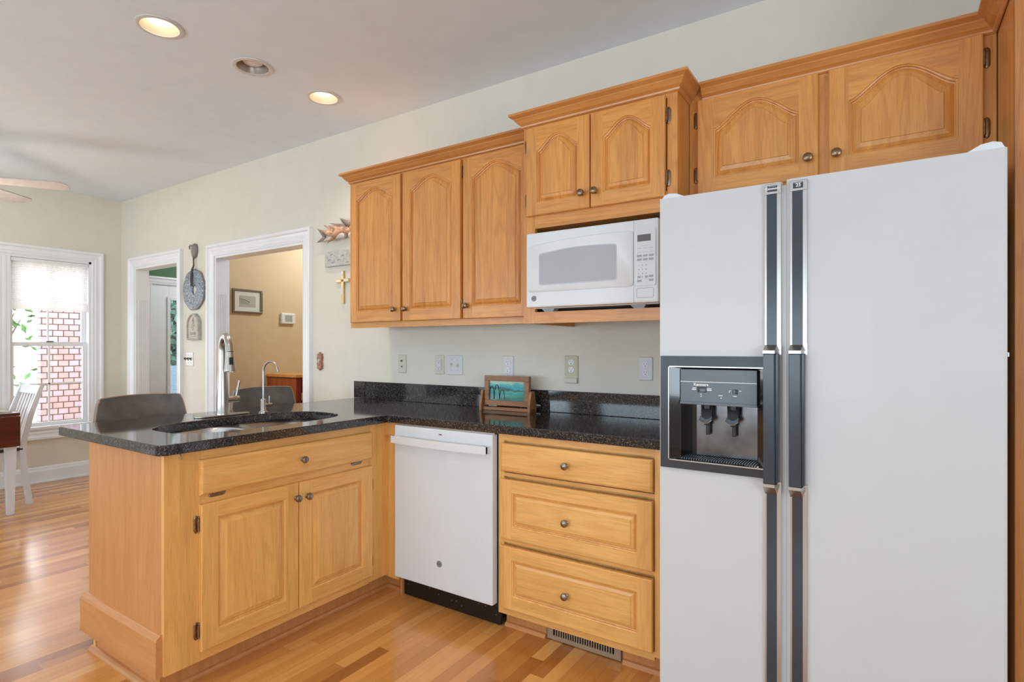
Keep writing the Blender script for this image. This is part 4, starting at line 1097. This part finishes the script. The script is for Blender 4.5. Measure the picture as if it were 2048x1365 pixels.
# ------------------------------------------------------------------ sand picture on the worktop
sp = thing('sand_picture', 'small wooden stand holding a turquoise sand picture', 'ornament', (-1.685, 2.51, .9145), math.radians(3))
base = wm(sp)
def LB(): return MB(base)
b = LB(); b.box(-.157, .157, -.022, .022, 0, .018, bev=.002); b.build('base', M['frame_wood'], sp)
for s in (-1, 1):
    x0, x1 = (s*.157, s*.143); pr = [(-.037, 0), (.037, 0), (.037, .03), (.018, .108), (-.018, .108), (-.037, .03)]
    b = LB(); b.loft([[(x, y, z) for y, z in pr] for x in (x0, x1)]); b.build('stand_side', M['frame_wood'], sp)
b = LB(); fz0, fz1 = .026, .186; fx0, fx1 = -.138, .138; t = .028
b.box(fx0, fx1, -.013, .013, fz0, fz0+t, bev=.0015); b.box(fx0, fx1, -.013, .013, fz1-t, fz1, bev=.0015); b.box(fx0, fx0+t, -.013, .013, fz0+t, fz1-t, bev=.0015); b.box(fx1-t, fx1, -.013, .013, fz0+t, fz1-t, bev=.0015)
fo = b.build('tilting_frame', M['frame_wood'], sp)
LB().box(fx0+t-.002, fx1-t+.002, -.004, .004, fz0+t-.002, fz1-t+.002).build('sand_panel', M['sand'], fo)
LB().cyl((-.143, 0, .098), (.143, 0, .098), .003, n=8).build('pivot', M['steel'], sp)
b = LB()
for (cx, hgt, wd) in ((-.095, .070, .022), (-.063, .078, .026), (-.03, .052, .024)):
    pts = []
    for k in range(13):
        t_ = PI*k/12; pts.append((cx-wd*.6*math.cos(t_), -.0046, .060+hgt*math.sin(t_)**.8))
    b.tube(pts, .0022, 6)
b.build('hill_outline', M['handle'], fo)

# ------------------------------------------------------------------ decorations on the back wall
# blue glass disc on a driftwood hanger
dc = thing('hanging_wall_disc', 'round hammered blue grey disc hanging on a twisted stem', 'wall art', (-5.066, YW, 1.76))
cx, cz, rd_ = -5.066, 1.762, .172
m = MB(); n = 48; outs = []
for k in range(n):
    a = 2*PI*k/n; rr = rd_*(1+.02*math.sin(9*a)+.015*random.uniform(-1, 1)); outs.append((cx+rr*math.cos(a), cz+rr*1.02*math.sin(a)))
inn = [(cx+.004+.036*math.cos(2*PI*k/n), cz+.045*math.sin(2*PI*k/n)) for k in range(n)]
fy2 = fmap('y', YW)
sc = lambda pl, s: [(cx+(a-cx)*s, cz+(b_-cz)*s) for a, b_ in pl]
m.loft([[fy2(a, b_, .004) for a, b_ in outs], [fy2(a, b_, .018) for a, b_ in outs], [fy2(a, b_, .026) for a, b_ in sc(outs, .93)], [fy2(a, b_, .020) for a, b_ in sc(outs, .55)], [fy2(a, b_, .016) for a, b_ in inn], [fy2(a, b_, .004) for a, b_ in inn]], cap0=False, cap1=False)
m.build('disc', M['disc'], dc, smooth=True)
m = MB(); m.tube([fy2(*outs[k % n], .016) for k in range(n+1)], .005, 6); m.build('rim_edge', M['shelld'], dc, smooth=True)
m = MB(); m.tube([(cx-.004, YW-.032, cz+.03), (cx-.004, YW-.034, cz+.10), (cx-.002, YW-.030, cz+.172), (cx+.012, YW-.022, cz+.21), (cx+.006, YW-.020, cz+.26), (cx+.010, YW-.02, cz+.29)], [.010, .011, .009, .007, .006, .009], 8); m.build('stem', M['ink'], dc, smooth=True)
m = MB(); m.lathe([(.004, -.075), (.028, -.05), (.040, -.01), (.036, .03), (.02, .055), (.004, .062)], (cx+.008, YW-.022, cz+.345), (0.06, 0, 1), 16)
m.v = [Vector((p.x, YW-.003-(YW-.022+.02-p.y)*.55, p.z)) for p in m.v]
m.tube([(cx-.010, YW-.02, cz+.385), (cx-.045, YW-.022, cz+.392), (cx-.065, YW-.02, cz+.380), (cx-.055, YW-.02, cz+.362)], [.010, .009, .007, .005], 8)
m.build('hanger_head', M['shelld'], dc, smooth=True)
# arched plaque
pq = thing('arched_plaque', 'small arched stone plaque with a tree under the hanging disc', 'plaque', (-5.03, YW, 1.32))
cx, z0, hw, hs = -5.062, 1.318, .098, .125
def archpoly(i): return [(cx-hw+i, z0+i), (cx+hw-i, z0+i)]+[(cx+(hw-i)*math.cos(PI*k/16), z0+hs+(hw*1.12-i)*math.sin(PI*k/16)) for k in range(17)]
m = MB(); m.loft([[fy2(a, b_, .001) for a, b_ in archpoly(0)], [fy2(a, b_, .028) for a, b_ in archpoly(0)], [fy2(a, b_, .034) for a, b_ in archpoly(.006)], [fy2(a, b_, .034) for a, b_ in archpoly(.015)], [fy2(a, b_, .022) for a, b_ in archpoly(.018)]], cap1=False)
m.build('frame', M['stone'], pq)
pf = MB().prism(archpoly(.017), fy2, .018, .0225).build('face', M['stonelt'], pq)
m = MB(); m.tube([fy2(cx, z0+.085, .0235), fy2(cx, z0+.19, .0235)], .0022, 6)
for k in range(26):
    t = k/26; hh = z0+.105+.10*t; ww = .045*(1-t)*random.uniform(.3, 1)*random.choice((-1, 1)); 
    m.lathe([(.004, 0), (.003, .001)], fy2(cx+ww, hh+random.uniform(-.01, .01), .0225), (0, -1, 0), 6, cap1=True)
m.build('tree_motif', M['inklt'], pf)
m = MB(); m.text('family', .044, lambda u, v, w: fy2(u+cx, v+z0+.060, w+.0225), .001); m.box(cx-.055, cx+.055, YW-.0235, YW-.0225, z0+.030, z0+.033)
m.build('lettering', M['inklt'], pf)
# triple switch plate
x, z = -5.178, 1.150
o = plate('triple_switch', 'silver triple switch plate beside the left doorway', 'light switch', x, z, .165, .122, M['ring'])
for k in (-1, 0, 1):
    xx = x+k*.046; m = MB(); m.box(xx-.006, xx+.006, YW-.0075, YW-.0055, z-.014, z+.014); m.box(xx-.004, xx+.004, YW-.020, YW-.006, z-.004, z+.012, bev=.002); m.build('toggle', M['ink'], o)
m = MB()
for k in (-1, 0, 1):
    for s in (-.034, .034): m.lathe([(.004, 0), (.003, .001)], (x+k*.046, YW-.006, z+s), (0, -1, 0), 8, cap1=True)
m.build('screws', M['ink'], o)
# copper plate right of the wide opening
x, z = -3.358, 1.155
o = thing('copper_switch_plate', 'scalloped copper switch plate right of the wide doorway', 'wall plate', (x, YW, z))
prof = [(-.026, -.054), (-.012, -.057), (0, -.066), (.012, -.057), (.026, -.054), (.022, -.042), (.028, -.03), (.022, 0), (.028, .03), (.022, .042), (.026, .054), (.012, .057), (0, .066), (-.012, .057), (-.026, .054), (-.022, .042), (-.028, .03), (-.022, 0), (-.028, -.03), (-.022, -.042)]
m = MB(); m.loft([[(x+a*s, YW-w_, z+b_*s) for a, b_ in prof] for s, w_ in ((1, .001), (1, .012), (.86, .018))]); m.build('cover_plate', M['copper'], o)
m = MB(); m.box(x-.006, x+.006, YW-.020, YW-.017, z-.013, z+.013); m.box(x-.0035, x+.0035, YW-.034, YW-.018, z-.008, z+.003, bev=.0015); m.build('toggle', M['plate2'], o)
# shell wreath
sh = thing('shell_garland', 'spiky orange and white shell garland beside the wall cabinet', 'wall art', (-3.14, YW, 2.02))
cx, cz = -3.10, 2.045
def horn(m, p0, d, L, r, bend, mi):
    p0 = Vector(p0); d = Vector(d).normalized(); pts = []
    for k in range(7):
        t = k/6; q = p0+d*L*t+Vector(bend)*t*t; pts.append(Vector((q.x, q.y, 2.03+(q.z-2.03)*.66)))
    m.tube(pts, [r*.55, r, r*.95, r*.75, r*.5, r*.28, r*.05], 8, mi)
specs = [((-3.27, 2.035), (-.55, .85), .10, .017, (-.02, 0, .01), 2), ((-3.26, 2.02), (-.8, -.6), .075, .017, (-.03, 0, .0), 2), ((-3.16, 2.045), (-1, .05), .13, .024, (-.0, .0, .05), 0), ((-3.16, 2.015), (-1, -.1), .12, .022, (0, 0, -.02), 1),
         ((-3.14, 2.06), (-.9, .5), .12, .020, (-.02, 0, .03), 0), ((-3.10, 2.07), (-.7, -.75), .15, .026, (-.01, 0, -.01), 0), ((-3.06, 2.02), (-1, -.25), .15, .022, (0, 0, .03), 1), ((-3.06, 2.07), (-.9, .15), .15, .024, (0, 0, .04), 0),
         ((-3.07, 2.10), (-.9, .35), .10, .016, (-.03, 0, .02), 2), ((-3.0, 2.05), (-.8, .3), .13, .026, (0, 0, .02), 0), ((-3.04, 2.04), (.1, .9), .11, .018, (-.06, 0, .03), 2), ((-3.0, 2.10), (-.4, .8), .10, .018, (-.05, 0, .0), 2),
         ((-3.02, 2.01), (.9, -.2), .13, .024, (0, 0, .02), 1), ((-3.0, 2.06), (.8, .6), .10, .022, (0, 0, .0), 0)]
for k, ((px, pz_), dr_, L, r, bn, mi) in enumerate(specs):
    m = MB(); horn(m, (px, YW-.030-.006*(k % 3), pz_), (dr_[0], -.12, dr_[1]), L, r, bn, 0); m.build('shell', [M['shell'], M['shellw'], M['shelld']][mi], sh, smooth=True)
bo = MB().box(-3.286, -2.90, YW-.022, YW-.002, 1.82, 1.925, bev=.002)
bd = thing('whitewashed_board', 'pale weathered wooden board under the shell garland', 'wall art', (-3.09, YW, 1.82))
bo.build('board', M['slatewash'], bd)
m = MB()
for px, pz_ in ((-3.21, 1.905), (-3.235, 1.868), (-3.20, 1.848), (-3.14, 1.862), (-3.10, 1.89), (-3.05, 1.84)): m.tube([(px-.014, YW-.0232, pz_-.007), (px, YW-.0236, pz_+.003), (px+.014, YW-.0232, pz_-.004)], .0022, 5)
m.build('carved_birds', M['btn'], bd)
cr = thing('wall_cross', 'gold and pearl cross hanging left of the wall cabinet', 'cross', (-3.115, YW, 1.56))
cx = -3.112
m = MB(); m.box(cx-.012, cx+.012, YW-.016, YW-.003, 1.557, 1.782, bev=.003); m.box(cx-.066, cx-.012, YW-.016, YW-.003, 1.703, 1.728, bev=.003); m.box(cx+.012, cx+.066, YW-.016, YW-.003, 1.703, 1.728, bev=.003); m.build('cross_body', M['gold'], cr)
m = MB(); m.box(cx-.008, cx+.008, YW-.018, YW-.015, 1.620, 1.67); m.box(cx-.008, cx+.008, YW-.018, YW-.015, 1.745, 1.776); m.box(cx+.02, cx+.06, YW-.018, YW-.015, 1.708, 1.722); m.build('pearl_inlay', M['pearl'], cr)
MB().lathe([(.010, 0), (.008, .004)], (cx, YW-.016, 1.7155), (0, -1, 0), 12, cap1=True).build('boss', M['shelld'], cr)

# ------------------------------------------------------------------ hall: picture, thermostat, cabinet
HX = -5.0
pi_ = thing('framed_picture', 'framed sepia bridge print on the tan hall wall', 'picture', (HX, 3.05, 1.57))
y0, y1, z0, z1 = 2.902, 3.20, 1.573, 1.800; t = .020
b = MB(); b.box(HX+.001, HX+.020, y0, y1, z0, z0+t, bev=.003); b.box(HX+.001, HX+.020, y0, y1, z1-t, z1, bev=.003); b.box(HX+.001, HX+.020, y0, y0+t, z0+t, z1-t, bev=.003); b.box(HX+.001, HX+.020, y1-t, y1, z0+t, z1-t, bev=.003)
b.build('frame', M['picframe'], pi_)
MB().box(HX+.001, HX+.009, y0+t, y1-t, z0+t, z1-t).build('mat', M['mat'], pi_)
ph = thing
pho = MB().box(HX+.009, HX+.011, y0+.068, y1-.068, z0+.062, z1-.062).build('print', M['photo'], pi_)
m = MB()
for k in range(9):
    yy = y0+.08+k*.009; m.box(HX+.011, HX+.0114, yy, yy+.002, z0+.085, z0+.125-k*.003)
m.tube([(HX+.0114, y0+.07, z0+.135), (HX+.0114, y0+.13, z0+.122), (HX+.0114, y0+.17, z0+.105)], .0022, 5); m.build('bridge_motif', M['ink'], pi_)
th = thing('thermostat', 'cream thermostat on the tan hall wall', 'thermostat', (HX, 3.48, 1.54))
MB().box(HX+.001, HX+.028, 3.40, 3.555, 1.488, 1.596, bev=.010).build('case', M['thermo'], th)
MB().box(HX+.028, HX+.029, 3.437, 3.518, 1.510, 1.575).build('display', M['thlcd'], th)
hc = thing('hall_cabinet', 'reddish wooden cabinet with dentil front against the hall wall', 'cabinet', (-4.78, 3.6, 0))
a, c_ = HX+.004, -4.548
MB().box(a, c_, 3.257, 4.15, .05, .96).build('case', M['cherry'], hc)
MB().box(a, c_+.015, 3.245, 4.165, .972, 1.0, bev=.004).build('top', M['up_y'], hc)
MB().box(a, c_+.006, 3.252, 4.155, .96, .972).build('top_moulding', M['mahogany'], hc)
m = MB(); m.box(c_, c_+.018, 3.257, 3.30, .05, .96); m.box(c_, c_+.012, 3.30, 4.15, .90, .915)
for k in range(16): m.box(c_, c_+.016, 3.31+k*.05, 3.335+k*.05, .915, .955)
m.build('front_frame', M['mahogany'], hc)
d = MB().box(c_, c_+.020, 3.312, 3.70, .10, .893, bev=.004).build('door', M['mahogany'], hc)
m = MB(); m.lathe([(.055, 0), (.05, .012), (.02, .02)], (c_+.018, 3.47, .80), (1, 0, 0), 8, cap1=True); m.lathe([(.06, 0), (.05, .012), (.02, .02)], (c_+.018, 3.47, .68), (1, 0, 0), 8, cap1=True); m.build('carving', M['stone'], d)
MB().box(c_+.018, c_+.026, 3.300, 3.314, .76, .83).build('hinge', M['gold'], d)
MB().box(c_, c_+.020, 3.72, 4.12, .10, .893, bev=.004).build('door', M['mahogany'], hc)
for x in (a+.02, c_-.05):
    for y in (3.27, 4.10): MB().box(x, x+.04, y, y+.04, 0, .05).build('foot', M['mahogany'], hc)

# ------------------------------------------------------------------ bar stools behind the peninsula
def stool(x, y, lab, rot=0):
    s = thing('bar_stool', lab, 'bar stool', (x, y, 0), rot, 'leather stools behind the peninsula')
    W = wm(s); L = lambda: MB(W)
    # local: back at -x, facing +x
    m = L(); loops = []
    n = 14
    for k in range(n+1):
        v = k/n; z = .62+.385*v
        hw = .226-.032*max(0, (v-.5)/.5)
        if v > .95: hw -= .007
        xb = -.20-.05*v
        loop = []
        N = 12
        for j in range(N+1):
            u = -1+2*j/N; loop.append((xb+.045*u*u*.8, u*hw, z-.008*u*u*(v > .9)))
        for j in range(N, -1, -1):
            u = -1+2*j/N; loop.append((xb-.030+.045*u*u*.8, u*hw, z-.008*u*u*(v > .9)))
        loops.append(loop)
    m.loft(loops); m.build('backrest', M['leather'], s, smooth=True)
    m = L()
    for sgn in (-1, 1): m.tube([(l[0 if sgn < 0 else 12][0]-.002, l[0 if sgn < 0 else 12][1]+sgn*.001, l[0][2]) for l in loops], .0035, 6)
    m.tube([(p[0]-.002, p[1], p[2]+.002) for p in loops[-1][:13]], .0035, 6); m.build('piping', M['seam'], s)
    m = L(); m.box(-.22, .12, -.205, .205, .56, .64, bev=.03); m.build('seat', M['leather'], s, smooth=True)
    for sx in (-.19, .09):
        for sy in (-.17, .17): L().cyl((sx, sy, .56), (sx*1.2, sy*1.15, 0), .016, .012, 10).build('leg', M['black'], s)
    m = L(); 
    m.tube([(.10, -.185, .2), (.10, .185, .2), (-.21, .185, .2), (-.21, -.185, .2), (.10, -.185, .2)], .008, 8); m.build('foot_rail', M['black'], s)
stool(-3.0, 1.385, 'brown leather bar stool at the near end of the peninsula')
stool(-3.0, 2.075, 'brown leather bar stool behind the filter tap')

# ------------------------------------------------------------------ dining table and chair
tb = thing('dining_table', 'dark drop-leaf dining table with white square legs', 'table', (-5.75, 1.0, 0))
tx0, tx1, ty0, ty1, tz = -6.25, -5.40, .35, 1.495, .765
MB().box(tx0, tx1, ty0, ty1, tz-.022, tz, bev=.004).build('tabletop', M['table_wood'], tb)
MB().box(tx1-.004, tx1+.014, ty0+.01, ty1-.003, .515, tz-.024, bev=.004).build('drop_leaf', M['table_wood'], tb)
MB().box(tx0+.05, tx1-.06, ty0+.08, ty1-.09, tz-.10, tz-.022).build('apron', M['whitepaint'], tb)
for x in (tx0+.03, tx1-.085):
    for y in (ty0+.05, ty1-.075):
        m = MB(); m.loft([[(x+a, y+b_, z) for a, b_ in ((i, i), (.06-i, i), (.06-i, .06-i), (i, .06-i))] for i, z in ((.010, .006), (0, .50), (0, tz-.023))]); m.box(x+.014, x+.046, y+.014, y+.046, 0, .006); m.build('leg', M['whitepaint'], tb)
rn = MB(); rn.box(tx0+.15, tx1-.10, ty0+.25, ty1-.02, tz+.0005, tz+.003)
o = rn.build('table_runner', M['runner']); relabel(o, 'green patterned runner across the dark dining table', 'table runner')
ch = thing('dining_chair', 'white slat-back dining chair under the window', 'chair', (-5.93, 1.43, 0))
xr, xl = -5.725, -6.155
def post(x):
    m = MB(); pts = [(1.638, 0), (1.612, .20), (1.591, .42), (1.60, .52), (1.645, .72), (1.715, .945)]
    L = []
    for i, (y, z) in enumerate(pts):
        d = .020 if z < .9 else .015
        L.append([(x, y-d, z), (x+.03, y-d, z), (x+.03, y+d, z), (x, y+d, z)])
    m.loft(L); m.build('rear_leg', M['whitepaint'], ch)
post(xr-.03+.03); post(xl)
MB().loft([[(x, 1.688, .875), (x, 1.702, .94), (x, 1.722, .94), (x, 1.708, .875)] for x in (xl+.02, xr+.01)]).build('top_rail', M['whitepaint'], ch)
MB().loft([[(x, 1.600, .50), (x, 1.610, .54), (x, 1.626, .54), (x, 1.616, .50)] for x in (xl+.02, xr+.01)]).build('lower_rail', M['whitepaint'], ch)
for k in range(6):
    x = xl+.065+k*.062; m = MB(); m.loft([[(x, y-.006, z), (x+.026, y-.006, z), (x+.026, y+.006, z), (x, y+.006, z)] for y, z in ((1.612, .53), (1.655, .71), (1.705, .88))]); m.build('slat', M['whitepaint'], ch)
MB().box(xl, xr+.03, 1.19, 1.60, .435, .462, bev=.008).build('seat', M['seatdark'], ch)
MB().box(xl+.02, xr+.01, 1.22, 1.59, .38, .435).build('seat_rail', M['whitepaint'], ch)
for x in (xl+.005, xr-.012): 
    m = MB(); m.loft([[(x, 1.21, z), (x+.034, 1.21, z), (x+.034, 1.244, z), (x, 1.244, z)] for z in (0, .435)]); m.build('front_leg', M['whitepaint'], ch)

# ------------------------------------------------------------------ ceiling lights and fan
def can(x, y, on, lab):
    o = thing('recessed_light', lab, 'ceiling light', (x, y, ZC), 0, 'round recessed lights in the kitchen ceiling')
    MB().lathe([(.081, .002), (.100, -.001), (.099, -.005), (.090, -.0075), (.080, -.006), (.079, .002)], (x, y, ZC), (0, 0, 1), 48).build('trim_ring', M['ring'], o, smooth=True)
    MB().lathe([(.079, -.002), (.074, .02), (.062, .055), (.058, .06), (.0, .062)], (x, y, ZC), (0, 0, 1), 40).build('reflector', M['canin'] if on else M['canoff'], o, smooth=True)
    MB().lathe([(.040, .060), (.052, .045), (.053, .032), (.048, .022), (.030, .016), (0, .014)], (x, y, ZC), (0, 0, 1), 32).build('bulb', M['bulb'] if on else M['bulboff'], o, smooth=True, label='lit flood bulb' if on else 'unlit flood bulb')
    return o
labs = ['lit recessed ceiling light nearest the camera', 'unlit recessed light between the two lit ones', 'lit recessed ceiling light nearest the wall cabinets',
        'lit recessed light out of view above the camera', 'lit recessed light in front of the refrigerator', 'added unseen recessed light behind the camera']
for (x, y, on), lb in zip(CAN, labs): can(x, y, on, lb)

FXc, FYc, FZc = -5.29, 1.085, 2.405
fn_ = thing('ceiling_fan', 'pale ceiling fan with blades reaching in from the left edge', 'ceiling fan', (FXc, FYc, FZc))
MB().lathe([(0, .313), (.065, .313), (.065, .29), (.03, .26), (.012, .25), (.012, .10), (.05, .09), (.10, .06), (.12, .02), (.12, -.03), (.09, -.06), (.04, -.07)], (FXc, FYc, FZc), (0, 0, 1), 28).build('motor_housing', M['fanmetal'], fn_, smooth=True)
MB().lathe([(.04, -.07), (.09, -.085), (.11, -.11), (.10, -.14), (.06, -.165), (0, -.175)], (FXc, FYc, FZc), (0, 0, 1), 28).build('light_globe', M['fanglobe'], fn_, smooth=True)
for k in range(5):
    a = math.radians(55+72*k); Tm = Matrix.Translation((FXc, FYc, FZc+.01)) @ Matrix.Rotation(a, 4, 'Z') @ Matrix.Rotation(math.radians(-9), 4, 'X')
    m = MB(Tm); out = [(.20, -.055), (.55, -.070), (.625, -.068), (.665, -.036), (.665, .036), (.625, .068), (.55, .070), (.20, .055)]
    m.loft([[(x, y, z) for x, y in out] for z in (-.004, .004)]); bl = m.build('blade', M['fan'], fn_)
    m = MB(Tm); m.box(.10, .26, -.018, .018, -.010, -.004, bev=.002); m.build('blade_bracket', M['fanmetal'], bl)
